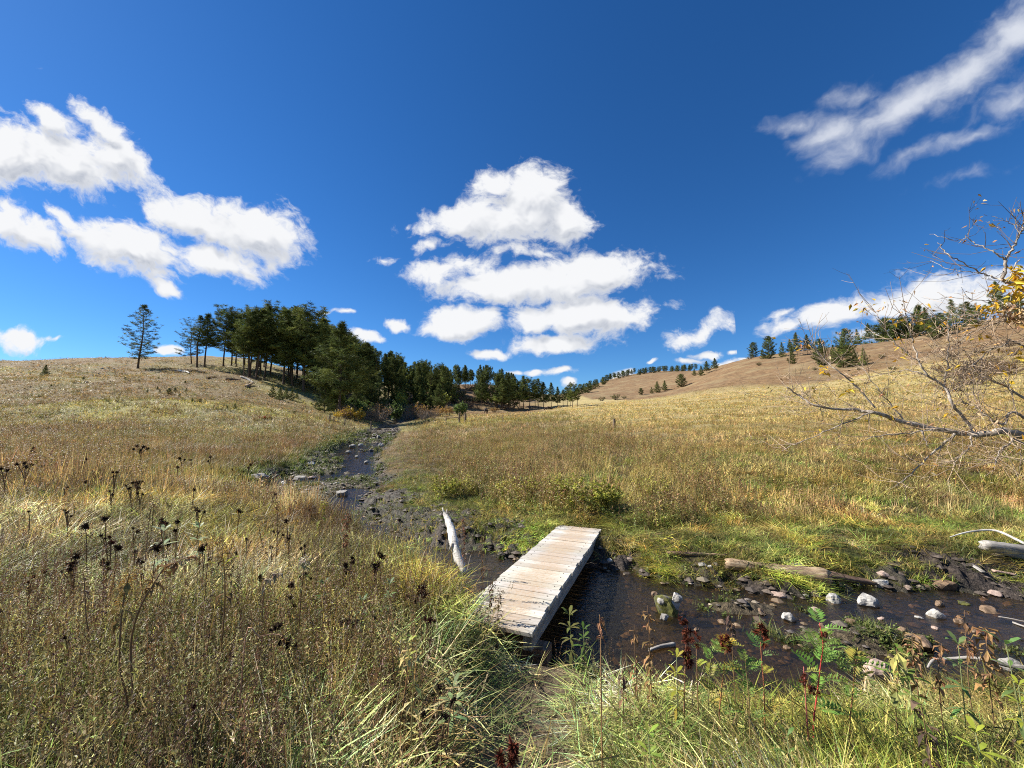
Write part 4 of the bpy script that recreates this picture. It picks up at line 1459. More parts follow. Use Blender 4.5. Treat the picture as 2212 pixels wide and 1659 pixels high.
FRONT = [  # kind, base px, base py, top py, width factor, label, lean
    ('lone', 299, 796, 660, 1.0, 'lone dark pine standing apart on the left grassy crest', (0, 0)),
    ('open', 413, 787, 700, 1.0, 'broad open branched pine at the left end of the stand', (-.10, 0)),
    ('thin', 424, 794, 684, 1.25, 'slim pine tucked behind the broad open one at the stand edge', (0, 0)),
    ('tall2', 443, 794, 680, 1.1, 'second slim trunked pine from the open end of the stand', (0, 0)),
    ('round', 483, 792, 678, 1.0, 'round headed pine with a thick bare trunk and forked limbs', (0, 0)),
    ('tall3', 499, 790, 682, 1.0, 'pine just behind the round headed one', (0, 0)),
    ('tall', 527, 813, 706, 1.0, 'leaning slim pine above the grey fallen trunk', (-.09, 0)),
    ('tall3', 536, 815, 676, .95, 'pine directly right of the leaning slim one', (0, 0)),
    ('tall2', 541, 815, 672, .9, 'pine of the close pair right of the leaning slim one', (.02, 0)),
    ('tall', 552, 820, 671, 1.0, 'tall dark pine with a slanting trunk at the front of the stand', (.05, 0)),
    ('tall2', 563, 811, 668, 1.0, 'straight pine behind the slanting trunk', (0, 0)),
    ('full', 571, 817, 664, .85, 'highest topped pine in the middle of the stand', (0, 0)),
    ('tall3', 584, 810, 668, .9, 'pine with a pale straight bole right of the highest top', (0, 0)),
    ('tall', 612, 830, 672, 1.0, 'shaded pine hugging the big full crowned one', (0, 0)),
    ('full', 631, 833, 665, 1.05, 'big full crowned pine over the sapling cluster', (0, 0)),
    ('tall3', 656, 846, 677, 1.1, 'pine with a pale lower trunk right of the sapling cluster', (0, 0)),
    ('tall', 690, 850, 690, 1.0, 'tall pine behind the wide front pine on its uphill side', (0, 0)),
    ('front', 732, 896, 700, 1.0, 'wide tall pine standing in front at the draw beside the fence brace', (0, 0)),
]


def build_pines():
    for k, px, py, top, w, lab, lean in FRONT:
        pine_px(k, px, py, top, lab, None, w, lean)
    G1 = 'pines of the dense stand above the creek'
    kinds = ['tall', 'tall2', 'tall3', 'full', 'thin', 'tall', 'tall3']
    rnd = random.Random(5)
    # behind the front row (top pixel of the canopy by column)
    def top_at(px): return float(np.interp(px, [380, 430, 470, 520, 560, 600, 640, 680, 720, 760, 800, 850, 900, 950, 985, 1040, 1080, 1130, 1180, 1240], [735, 690, 678, 676, 668, 664, 668, 678, 695, 712, 738, 762, 775, 790, 786, 785, 795, 812, 826, 832]))
    def put(px, py, kind, lab, grp, var=10, hmin=9, hmax=19, wid=None):
        g = G(px, py)
        h = P(px, top_at(px) + rnd.uniform(0, var), g.y).z - g.z
        h = min(max(h, hmin), hmax)
        pine(kind, g, h, lab, grp, wid or rnd.uniform(.72, 1.05))
    for i in range(20):
        px = rnd.uniform(495, 700); py = float(np.interp(px, [495, 560, 620, 700], [792, 802, 815, 838])) + rnd.uniform(-14, 6)
        put(px, py, rnd.choice(kinds), 'dark pine inside the dense stand behind its front row', G1, 30)
    # wooded slope running right of the wide front pine
    for i in range(104):
        px = 690 + 270 * rnd.random() ** 1.35
        lo = float(np.interp(px, [700, 780, 850, 960], [862, 880, 886, 876])); hi = float(np.interp(px, [700, 780, 850, 960], [832, 836, 838, 838]))
        py = rnd.uniform(hi, lo)
        put(px, py, rnd.choice(kinds), 'dark pine on the shaded wooded slope behind the willows', 'pines on the shaded slope behind the willows', 34, 8, 17)
    for i in range(26):
        px = rnd.uniform(700, 955); py = rnd.uniform(874, 893)
        g = G(px, py)
        pine(rnd.choice(['bushy', 'full', 'bushy2']), g, rnd.uniform(4, 9), 'low young pine filling the foot of the shaded slope', 'young pines at the foot of the shaded slope', rnd.uniform(.7, 1.0))
    # top of the knoll
    for i in range(52):
        px = rnd.uniform(940, 1115); py = float(np.interp(px, [940, 1010, 1060, 1115], [845, 830, 833, 850])) + rnd.uniform(-4, 9)
        put(px, py, rnd.choice(kinds), 'pine along the crest of the brushy knoll', 'pines along the crest of the brushy knoll', 20, 7, 16)
    for i in range(10):
        px = rnd.uniform(930, 1120); py = rnd.uniform(850, 880)
        g = G(px, py)
        pine(rnd.choice(['full', 'bushy', 'tall3']), g, rnd.uniform(6, 10), 'shorter pine growing on the face of the brushy knoll', 'pines on the face of the brushy knoll')
    # right foot of the knoll
    for px, py, top in ((1098, 884, 806), (1112, 880, 818), (1131, 883, 813), (1144, 884, 822), (1122, 878, 826), (1163, 882, 819), (1174, 881, 826), (1156, 878, 830), (1191, 878, 827), (1205, 879, 836), (1217, 879, 842), (1226, 877, 838), (1237, 880, 831), (1247, 879, 838), (1232, 878, 845), (1086, 886, 818), (1074, 884, 812)):
        pine_px(rnd.choice(['full', 'tall', 'tall3', 'full']), px, py, top, 'pine on the low ground between knoll and far meadow edge', 'pines between the knoll and the meadow edge', rnd.uniform(.95, 1.25))
    # saplings
    for px, py, top, lab in ((588, 858, 832, 'dark sapling at the left of the sapling cluster'), (604, 865, 836, 'tallest open sapling of the sapling cluster'), (618, 862, 838, 'sapling in the middle of the sapling cluster'), (630, 864, 840, 'bright sapling right in the sapling cluster'), (641, 861, 846, 'smallest sapling at the right of the sapling cluster')):
        pine_px('bushy', px, py, top, lab, None, 1.1)
    pine_px('bushy', 97, 812, 788, 'small dark pine alone on the far left slope', None, 1.1)
    for px, py, h in ((345, 848, 9), (365, 852, 14), (378, 846, 9), (402, 846, 9), (318, 848, 8), (415, 868, 9), (432, 870, 9), (462, 882, 9), (507, 884, 14), (490, 884, 8), (378, 878, 8), (388, 858, 7), (340, 842, 8), (585, 890, 8), (636, 896, 9), (245, 770, 4), (260, 770, 4), (205, 772, 4), (228, 774, 5), (340, 768, 5), (330, 769, 4), (352, 768, 6), (312, 772, 4), (188, 771, 4), (270, 820, 6), (300, 825, 5), (343, 818, 6), (180, 820, 6), (110, 835, 6), (400, 828, 5)):
        g = G(px, py)
        pine(rnd.choice(['bushy', 'bushy2']), g, max(.5, h / FPX * g.y), 'tiny green pine seedling dotted over the left slope', 'pine seedlings on the left slope')
    # right hill
    for px, py, top, k, lab in ((1628, 772, 743, 'bushy2', 'first dark pine at the left end of the right ridge'), (1662, 775, 730, 'bushy2', 'round pine near the left end of the right ridge'), (1648, 776, 756, 'bushy', 'small pine under the round ridge pine'), (1690, 772, 742, 'bushy', 'pine right of the round ridge pine'), (1708, 768, 736, 'full', 'slim pine among the left ridge pines'),
                                (1722, 770, 722, 'full', 'tall pine of the left ridge group'), (1745, 766, 726, 'full', 'tall pine right in the left ridge group'), (1712, 787, 754, 'bushy', 'bushy pine below the ridge casting shade on bare slope'), (1775, 790, 736, 'bushy2', 'wide bushy pine at the middle of the right slope'), (1828, 770, 714, 'bushy2', 'big dense pine on the slope centre'), (1802, 786, 748, 'bushy', 'pine left of the big dense slope pine'),
                                (1822, 794, 745, 'bushy2', 'dense pine lowest on the right slope'), (1848, 792, 752, 'bushy', 'pine at the right of the lowest slope cluster'), (1868, 790, 754, 'bushy', 'last pine of the lowest slope cluster'), (1853, 745, 714, 'bushy', 'ridge pine above the slope cluster'), (1878, 742, 702, 'full', 'pointed ridge pine above the slope cluster'), (1915, 735, 694, 'bushy2', 'round pine on the ridge behind the bare twigs'),
                                (1936, 730, 706, 'bushy', 'low ridge pine behind the twigs'), (1955, 726, 692, 'bushy2', 'ridge pine left of the tall conical ones'), (1988, 722, 666, 'full', 'tall twin ridge pine on the left'), (2004, 728, 668, 'full', 'tall twin ridge pine on the right'), (2020, 733, 690, 'bushy2', 'dense slope pine beneath the twin ridge pines'), (2035, 726, 680, 'bushy2', 'dense slope pine right beneath the twin ridge pines'), (2062, 717, 650, 'bushy', 'tall conical pine on the right ridge'),
                                (2094, 705, 656, 'bushy2', 'broad dark pine right of the conical one'), (2112, 704, 664, 'bushy2', 'dark pine close to the broad ridge one'), (2160, 690, 612, 'full', 'tall dark pine behind the yellow leaves'), (2185, 690, 640, 'bushy2', 'dark pine at the right edge behind yellow leaves'), (2205, 688, 635, 'full', 'last dark pine at the right edge of the ridge')):
        pine_px(k, px, py, top - 3, lab, None, rnd.uniform(.72, .95))
    # far ridge in the saddle
    for px, py, top, k, lab in ((1545, 802, 774, 'full', 'lone round pine high on the hill shoulder'), (1527, 807, 780, 'full', 'pine left below the lone round hill shoulder one'), (1515, 812, 790, 'bushy', 'bushy pine low on the hill shoulder'), (1500, 812, 796, 'bushy', 'small bushy pine at the hill shoulder foot'), (1472, 836, 808, 'bushy2', 'round juniper like pine on the far pasture'), (1436, 844, 822, 'bushy', 'conical pine on the far pasture'), (1420, 848, 824, 'bushy', 'conical pine beside the other on the far pasture'), (1408, 850, 836, 'bushy', 'smallest of three pines on the far pasture'), (1385, 853, 838, 'bushy2', 'lowest little pine at the far pasture edge')):
        pine_px(k, px, py, top, lab, None, rnd.uniform(1, 1.2))
    for i in range(46):
        px = 1255 + 250 * (i / 45) + rnd.uniform(-4, 4)
        d = float(np.interp(px, [1255, 1330, 1400, 1500], [300, 480, 520, 470])) + rnd.uniform(-20, 40)
        ty = float(np.interp(px, [1255, 1300, 1330, 1400, 1450, 1500], [835, 830, 822, 805, 800, 797]))
        g = P(px, 830, d); g.z = H(g.x, g.y)
        h = P(px, ty + rnd.uniform(-3, 6), d).z - g.z
        pine(rnd.choice(['bushy', 'full', 'bushy2', 'tall3']), g, min(max(h, 8), 15), 'tiny distant pine in the row along the far ridge', 'pines along the far ridge', 1.2)


build_pines()


# ------------------------------------------------------------------ bare and leafy shrubs
M_TWIG = leaf_material('grey twigs', rand=.15, trans=0, rough=.8)
M_LEAF = leaf_material('broad leaves', rand=.15, trans=.4, rough=.5)


def bush_proto(seed, h=2.0, w=1.6, stems=26, twig=(.16, .125, .095), leaf=None, nleaf=0, ls=.09, low=.25, fork=3, thick=.02):
    rnd = random.Random(seed)
    st = MB(); lf = MB()
    tips = []
    for i in range(stems):
        a = rnd.uniform(0, 6.28); sp = rnd.random() ** .6
        p = Vector((math.cos(a) * .15 * w * rnd.random(), math.sin(a) * .15 * w * rnd.random(), -.1))
        L = h * rnd.uniform(.65, 1.05) * (1 - .25 * sp)
        out = Vector((math.cos(a), math.sin(a), 0)) * sp * w * .5
        pts = [p, p + out * .35 + Vector((0, 0, L * .4)), p + out * .75 + Vector((0, 0, L * .75)), p + out * 1.0 + Vector((rnd.uniform(-.1, .1), rnd.uniform(-.1, .1), L))]
        g = rnd.uniform(.7, 1.3)
        col = tuple(q * g for q in twig)
        st.tube(pts, [thick, thick * .7, thick * .45, thick * .15], 4, col, cap=False)
        tips.append(pts)
        for k in range(fork):
            t = rnd.uniform(.35, .95)
            f = t * 3; j = min(2, int(f)); q = pts[j].lerp(pts[j + 1], f - j)
            d = Vector((rnd.gauss(0, .6), rnd.gauss(0, .6), rnd.uniform(.3, 1))).normalized() * L * rnd.uniform(.15, .35)
            st.tube([q, q + d * .5, q + d + Vector((0, 0, .03))], [thick * .4, thick * .28, thick * .1], 3, col, cap=False)
            tips.append([q, q + d * .33, q + d * .66, q + d])
    for i in range(nleaf):
        pts = rnd.choice(tips)
        t = low + (1 - low) * rnd.random() ** .7
        f = t * 3; j = min(2, int(f)); q = pts[j].lerp(pts[j + 1], f - j) + Vector((rnd.gauss(0, .05), rnd.gauss(0, .05), rnd.gauss(0, .05))) * h * .6
        d = Vector((rnd.gauss(0, 1), rnd.gauss(0, 1), rnd.gauss(0, .7))).normalized()
        s = d.cross(Vector((rnd.gauss(0, 1), rnd.gauss(0, 1), rnd.gauss(0, 1)))).normalized()
        L = ls * rnd.uniform(.7, 1.4)
        c = rnd.choice(leaf); g = rnd.uniform(.75, 1.25)
        lf.add([q - d * L * .5, q + s * L * .32, q + d * L * .5, q - s * L * .32], [(0, 1, 2, 3)], tuple(min(1, k * g) for k in c))
    return st.mesh('stems', M_TWIG), (lf.mesh('leaves', M_LEAF) if nleaf else None)


YEL = [(.62, .42, .04), (.52, .34, .04), (.66, .50, .08)]
YGR = [(.30, .32, .05), (.22, .27, .05), (.42, .40, .07)]
BRN = [(.24, .15, .07), (.18, .10, .05), (.30, .19, .08)]
ORA = [(.44, .22, .05), (.34, .18, .06), (.48, .30, .07)]
GRN = [(.10, .16, .04), (.07, .12, .035), (.15, .19, .05)]
BUSH = {
    'willow': bush_proto(21, 3.6, 3.6, 60, (.20, .155, .12), BRN + ORA, 260, .16, .5, 4, .03),
    'willow2': bush_proto(22, 3.2, 3.4, 54, (.22, .18, .145), BRN, 120, .15, .5, 4, .03),
    'yellow': bush_proto(23, 1.8, 2.0, 30, (.15, .11, .07), YEL, 700, .17, .2, 2, .02),
    'ochre': bush_proto(24, 2.4, 2.6, 34, (.18, .13, .09), ORA + YEL[:1] + BRN, 700, .18, .3, 3, .02),
    'yellowgreen': bush_proto(25, 4.0, 3.2, 30, (.10, .075, .05), YGR, 1500, .24, .45, 3, .04),
    'dark': bush_proto(26, 3.0, 2.8, 30, (.10, .075, .05), GRN, 1500, .24, .1, 3, .03),
    'scrub': bush_proto(27, 1.2, 1.8, 34, (.17, .13, .10), BRN, 160, .12, .3, 3, .022),
    'red': bush_proto(28, .5, 1.0, 20, (.2, .08, .05), [(.42, .09, .04), (.36, .12, .05)], 240, .10, .2, 1, .01),
    'brush': bush_proto(29, 1.6, 2.4, 40, (.13, .10, .08), GRN + BRN, 500, .16, .2, 3, .02),
}


def shrub(kind, g, s, label, group=None, name='shrub', wid=1.0, rz=None):
    root = empty(name, g, R.uniform(0, 6.28) if rz is None else rz)
    root.scale = (s * wid, s * wid, s)
    tag(root, label, 'shrub', group)
    st, lf = BUSH[kind]
    obj('stems', st, root)
    if lf: obj('leaves', lf, root)
    return root


_BH = dict(willow=3.6, willow2=3.2, yellow=1.8, ochre=2.4, yellowgreen=4.0, dark=3.0, scrub=1.2, red=.5, brush=1.6)


def shrub_px(kind, px, py, top, label, group=None, wid=1.0, depth=None):
    if depth is None: g = G(px, py)
    else:
        g = P(px, py, depth); g.z = H(g.x, g.y)
    s = (P(px, top, g.y).z - g.z) / _BH[kind]
    return shrub(kind, g, s, label, group, wid=wid)


for a in (('yellow', 763, 908, 876, 'pale yellow shrub beside the wide front pine', 1.2), ('yellow', 776, 908, 888, 'brightest yellow little shrub at the creek head', 1.1), ('ochre', 745, 905, 880, 'dull ochre shrub hugging the front pine base', 1.2),
          ('willow', 820, 912, 868, 'large round bare willow with tan twigs at the creek head', 1.25), ('willow2', 795, 908, 880, 'smaller bare willow left of the large round one', 1.2), ('dark', 855, 912, 868, 'dark green bush right of the large bare willow', .8),
          ('willow2', 882, 908, 872, 'grey bare willow near the yellow topped tree', 1.2), ('ochre', 906, 905, 868, 'tawny shrub with yellow top beyond the creek head', 1.0), ('willow2', 915, 908, 880, 'grey twiggy willow before the tawny shrub', 1.3), ('willow', 935, 905, 878, 'tan willow thicket left of the stout posts', 1.3), ('ochre', 950, 900, 876, 'orange tinged willow left of the stout posts', 1.2),
          ('ochre', 968, 898, 876, 'orange brown shrub behind the stout posts', 1.1), ('dark', 995, 900, 866, 'round green bush rising behind the stout posts', 1.0), ('yellowgreen', 866, 888, 848, 'yellow green little tree before the shaded pines', 1.0), ('yellowgreen', 956, 880, 848, 'yellow green tree against the brushy knoll', 1.3),
          ('ochre', 1067, 890, 880, 'low tan shrub right of the grazing bison', 2.2), ('ochre', 975, 893, 882, 'low straw coloured shrub at the knoll foot', 1.6), ('yellow', 730, 905, 888, 'dull yellow seedling shrub under the front pine', 1.0), ('red', 570, 906, 896, 'small red leaved shrub in the left meadow', 1.4)):
    shrub_px(a[0], a[1], a[2], a[3], a[4], None, a[5])
_r = random.Random(9)
for i in range(70):
    px = _r.uniform(880, 1130); py = _r.uniform(838, 886)
    g = G(px, py)
    shrub(_r.choice(['scrub', 'brush', 'brush', 'scrub']), g, _r.uniform(1.1, 2.2), 'low scrub bush on the face of the brushy knoll', 'scrub bushes on the knoll', wid=_r.uniform(1, 1.5))
for i in range(40):
    px = _r.uniform(735, 900); py = _r.uniform(868, 902)
    g = G(px, py)
    shrub(_r.choice(['brush', 'dark', 'willow2']), g, _r.uniform(.7, 1.2), 'dark undergrowth bush below the shaded pines', 'undergrowth bushes below the shaded pines', wid=1.3)
for i in range(30):
    px = _r.uniform(2020, 2240); py = float(np.interp(px, [2020, 2240], [815, 765])) + _r.uniform(-35, 40)
    g = G(px, py)
    shrub('scrub', g, _r.uniform(.9, 1.7), 'grey brown scrub bush on the right hillside behind bare twigs', 'scrub bushes on the right hillside', wid=1.2)
for px, py, top in ((1620, 776, 768), (1850, 836, 828), (1640, 790, 782), (1905, 775, 765), (1760, 800, 793), (1930, 800, 790), (1855, 800, 795), (1330, 864, 850), (1300, 866, 856), (1348, 862, 854)):
    shrub_px('brush', px, py, top, 'isolated dark bush on the open right hill', 'isolated bushes on the right hill', 1.2)
# ------------------------------------------------------------------ the sward: tufts scattered as four uncountable covers
M_GRASS = leaf_material('grass blades', tint=True, rand=.0, trans=.33, rough=.5, spec=.3)


def blade(mb, p, az, L, w, lean0, lean1, col, segs=3, rnd=random):
    h = Vector((math.cos(az), math.sin(az), 0))
    s = Vector((-h.y, h.x, 0))
    s = (s + Vector((rnd.uniform(-.5, .5), rnd.uniform(-.5, .5), 0))).normalized()
    q = Vector(p)
    vs = []
    for i in range(segs + 1):
        t = i / segs
        ww = w * (1 - t) ** .6 * .5
        if i < segs: vs += [q - s * ww, q + s * ww]
        else: vs.append(q.copy())
        a = lean0 + (lean1 - lean0) * (t + .5 / segs)
        q = q + (h * math.sin(a) + Vector((0, 0, math.cos(a)))) * (L / segs)
    fs = [(2 * i, 2 * i + 1, 2 * i + 3, 2 * i + 2) for i in range(segs - 1)]
    fs.append((2 * segs - 2, 2 * segs - 1, 2 * segs))
    mb.add(vs, fs, col)


def leafq(mb, q, d, L, w, col, rnd, droop=.2):
    s = d.cross(Vector((rnd.gauss(0, .4), rnd.gauss(0, .4), 1)))
    if s.length < .01: s = Vector((1, 0, 0))
    s.normalize()
    m = q + d * L * .5
    e = q + d * L + Vector((0, 0, -droop * L))
    mb.add([q, m + s * w * .5, e, m - s * w * .5], [(0, 1, 2, 3)], col)


def jit(rnd, c, k=.3, hue=.12):
    g = rnd.uniform(1 - k, 1 + k)
    return tuple(max(0, q * g * rnd.uniform(1 - hue, 1 + hue)) for q in c)


def grass_tuft(seed, n, L, w, spread, lean, curve, flow=.6, segs=3, mixc=((1, 1, 1),), stems=0, k=.35):
    rnd = random.Random(seed)
    mb = MB()
    for i in range(n):
        r = spread * rnd.random() ** .7; a = rnd.uniform(0, 6.28)
        p = (math.cos(a) * r, math.sin(a) * r, -.03)
        az = rnd.gauss(0, 1.0) if rnd.random() < flow else a + rnd.gauss(0, .5)
        l0 = abs(rnd.gauss(0, lean)); l1 = l0 + abs(rnd.gauss(curve, curve * .5))
        blade(mb, p, az, L * rnd.uniform(.5, 1.15), w * rnd.uniform(.6, 1.4), l0, min(l1, 2.2), jit(rnd, rnd.choice(mixc), k), segs, rnd)
    for i in range(stems):
        a = rnd.uniform(0, 6.28); r = spread * rnd.random()
        p = Vector((math.cos(a) * r, math.sin(a) * r, 0)); az = rnd.gauss(0, 1.2)
        ln = rnd.uniform(.05, .45); LL = L * rnd.uniform(1.1, 1.6)
        c = jit(rnd, (1.35, 1.25, 1.05), .2)
        blade(mb, p, az, LL, w * .55, ln * .4, ln, c, 3, rnd)
        tip = p + Vector((math.cos(az) * math.sin(ln * .7), math.sin(az) * math.sin(ln * .7), math.cos(ln * .7))) * LL * .96
        for q in range(6):
            leafq(mb, tip - Vector((0, 0, .009 * q)), Vector((rnd.gauss(0, .4), rnd.gauss(0, .4), 1)).normalized(), .018, .0042, jit(rnd, c, .2), rnd)
    return mb.mesh('tuft', M_GRASS)


def forb(seed, n, H_, leaf, lw, per, colr, topc, tops=10, spread=.12, w=.004):
    rnd = random.Random(seed)
    mb = MB()
    for i in range(n):
        a = rnd.uniform(0, 6.28); r = spread * rnd.random()
        p = Vector((math.cos(a) * r, math.sin(a) * r, -.03))
        az = rnd.uniform(0, 6.28); ln = rnd.uniform(0, .28); L = H_ * rnd.uniform(.65, 1.15)
        up = Vector((math.cos(az) * math.sin(ln), math.sin(az) * math.sin(ln), math.cos(ln)))
        blade(mb, p, az, L, w * 1.5, ln * .6, ln * 1.2, jit(rnd, tuple(q * .8 for q in topc), .25), 2, rnd)
        for k in range(per):
            t = .15 + .8 * k / per
            b = rnd.uniform(0, 6.28)
            d = (Vector((math.cos(b), math.sin(b), rnd.uniform(-.1, .8)))).normalized()
            c = colr if rnd.random() < 1.15 - t * .7 else topc
            leafq(mb, p + up * L * t, d, leaf * (1.15 - .5 * t) * rnd.uniform(.7, 1.3), lw * rnd.uniform(.7, 1.3), jit(rnd, c, .35), rnd, .3)
        for k in range(tops):
            t = 1 - .22 * rnd.random()
            d = Vector((rnd.gauss(0, .6), rnd.gauss(0, .6), .6)).normalized()
            leafq(mb, p + up * L * t, d, leaf * .7, lw * .7, jit(rnd, topc, .35), rnd, .1)
    return mb.mesh('forb', M_GRASS)


def straw_mat(seed, n, spread, L, w, cols):
    rnd = random.Random(seed)
    mb = MB()
    for i in range(n):
        r = spread * rnd.random() ** .6; a = rnd.uniform(0, 6.28)
        p = (math.cos(a) * r, math.sin(a) * r, rnd.uniform(.02, .20) * (1.1 - r / spread * .5))
        az = rnd.gauss(0, .8) if rnd.random() < .6 else rnd.uniform(0, 6.28)
        l0 = rnd.uniform(.9, 1.6)
        blade(mb, p, az, L * rnd.uniform(.5, 1.2), w * rnd.uniform(.6, 1.4), l0, l0 + rnd.uniform(-.2, .7), jit(rnd, rnd.choice(cols), .35), 3, rnd)
    return mb.mesh('mat', M_GRASS)


def scatter_cover(name, protos, pts, label=None):
    """pts: dict of arrays co, rot, scl, tint, var; one object, geometry instanced on its points"""
    n = len(pts['co'])
    me = bpy.data.meshes.new(name)
    me.vertices.add(n)
    me.vertices.foreach_set('co', pts['co'].astype(np.float32).ravel())
    for k in ('rot', 'scl'):
        a = me.attributes.new(k, 'FLOAT_VECTOR', 'POINT'); a.data.foreach_set('vector', pts[k].astype(np.float32).ravel())
    a = me.attributes.new('tint', 'FLOAT_COLOR', 'POINT')
    c = np.ones((n, 4), np.float32); c[:, :3] = pts['tint']; a.data.foreach_set('color', c.ravel())
    a = me.attributes.new('var', 'INT', 'POINT'); a.data.foreach_set('value', pts['var'].astype(np.int32))
    ng = bpy.data.node_groups.new(name, 'GeometryNodeTree')
    ng.interface.new_socket('Geometry', in_out='INPUT', socket_type='NodeSocketGeometry')
    ng.interface.new_socket('Geometry', in_out='OUTPUT', socket_type='NodeSocketGeometry')
    N = ng.nodes; Lk = ng.links
    gi = N.new('NodeGroupInput'); go = N.new('NodeGroupOutput')
    g2i = N.new('GeometryNodeGeometryToInstance')
    for pm in reversed(protos):
        so_ = bpy.data.objects.new(name + '_piece', pm)
        oi = N.new('GeometryNodeObjectInfo'); oi.inputs['Object'].default_value = so_
        oi.inputs['As Instance'].default_value = False
        Lk.new(oi.outputs['Geometry'], g2i.inputs[0])
    iop = N.new('GeometryNodeInstanceOnPoints')
    iop.inputs['Pick Instance'].default_value = True
    def na(nm, typ):
        q = N.new('GeometryNodeInputNamedAttribute'); q.data_type = typ; q.inputs[0].default_value = nm
        return q.outputs[0]
    e2r = N.new('FunctionNodeEulerToRotation')
    Lk.new(na('rot', 'FLOAT_VECTOR'), e2r.inputs[0])
    Lk.new(gi.outputs[0], iop.inputs['Points'])
    Lk.new(g2i.outputs[0], iop.inputs['Instance'])
    Lk.new(na('var', 'INT'), iop.inputs['Instance Index'])
    Lk.new(e2r.outputs[0], iop.inputs['Rotation'])
    Lk.new(na('scl', 'FLOAT_VECTOR'), iop.inputs['Scale'])
    rz_ = N.new('GeometryNodeRealizeInstances')
    Lk.new(iop.outputs[0], rz_.inputs[0])
    Lk.new(rz_.outputs[0], go.inputs[0])
    o = obj(name, me)
    md = o.modifiers.new('scatter', 'NODES'); md.node_group = ng
    tag(o, kind='stuff')
    return o


def sample(n, y0, y1, p, amax=1.55):
    """points with density falling as Y^-p"""
    u = NR.random(n); e = 2 - p
    Y = (np.exp(math.log(y0) + u * math.log(y1 / y0)) if abs(e) < 1e-6 else (y0 ** e + u * (y1 ** e - y0 ** e)) ** (1 / e))
    a = NR.uniform(-amax, amax, n)
    return a * Y, Y


def keep_off(x, y, de, mud, path, extra=None):
    # the bridge deck
    bx, by = 1.05 - .45, 5.9
    d = np.array([.371, .929]);
    u = (x - BR_MID.x) * BR_D.x + (y - BR_MID.y) * BR_D.y
    v = -(x - BR_MID.x) * BR_D.y + (y - BR_MID.y) * BR_D.x
    deck = (np.abs(u) < BR_L / 2 + .05) & (np.abs(v) < .52)
    return deck


def _bridge_frame():
    nr = on_plane(1148, 1367, -.30); fr = on_plane(1299, 1143, -.42)
    ax = fr - nr; L = ax.length; d = ax.normalized()
    side = Vector((-d.y, d.x, 0)).normalized()
    return (nr + fr) / 2 + side * .45, d, L


BR_MID, BR_D, BR_L = _bridge_frame()


def lushness(x, y, de, side):
    """height of the sward"""
    n = fbm(x * .55, y * .55, 141, 3)
    h = np.full(x.shape, .23)
    left = x < -.25 + .0 * y
    lf = sst(-.05, -.55, x + np.where(y > 4.5, (y - 4.5) * .42, 0))
    h = h + .15 * lf * sst(40, 12, y)
    h = np.where(side > 0, .075 + .20 * sst(2.0, 4.6, de + (n - .5) * 1.6), h)
    h = np.where((side > 0) & (x > 5), h * .75, h)
    # flattened trail and hollow at the far left
    tr = np.exp(-((x + 4.2 + .25 * (y - 3)) / .75) ** 2) * sst(7.5, 4, y)
    h = h * (1 - .55 * tr)
    h = h * (.55 + .9 * n)
    h = np.where((side < 0) & (x > .45), h * (.45 + .55 * sst(.5, 1.5, de)), h)
    h = h + .20 * np.exp(-((x + .62) / .24) ** 2 - ((y - 3.9) / .5) ** 2) + .12 * np.exp(-((x + .9) / .4) ** 2 - ((y - 4.6) / .6) ** 2)
    return h, lf, tr


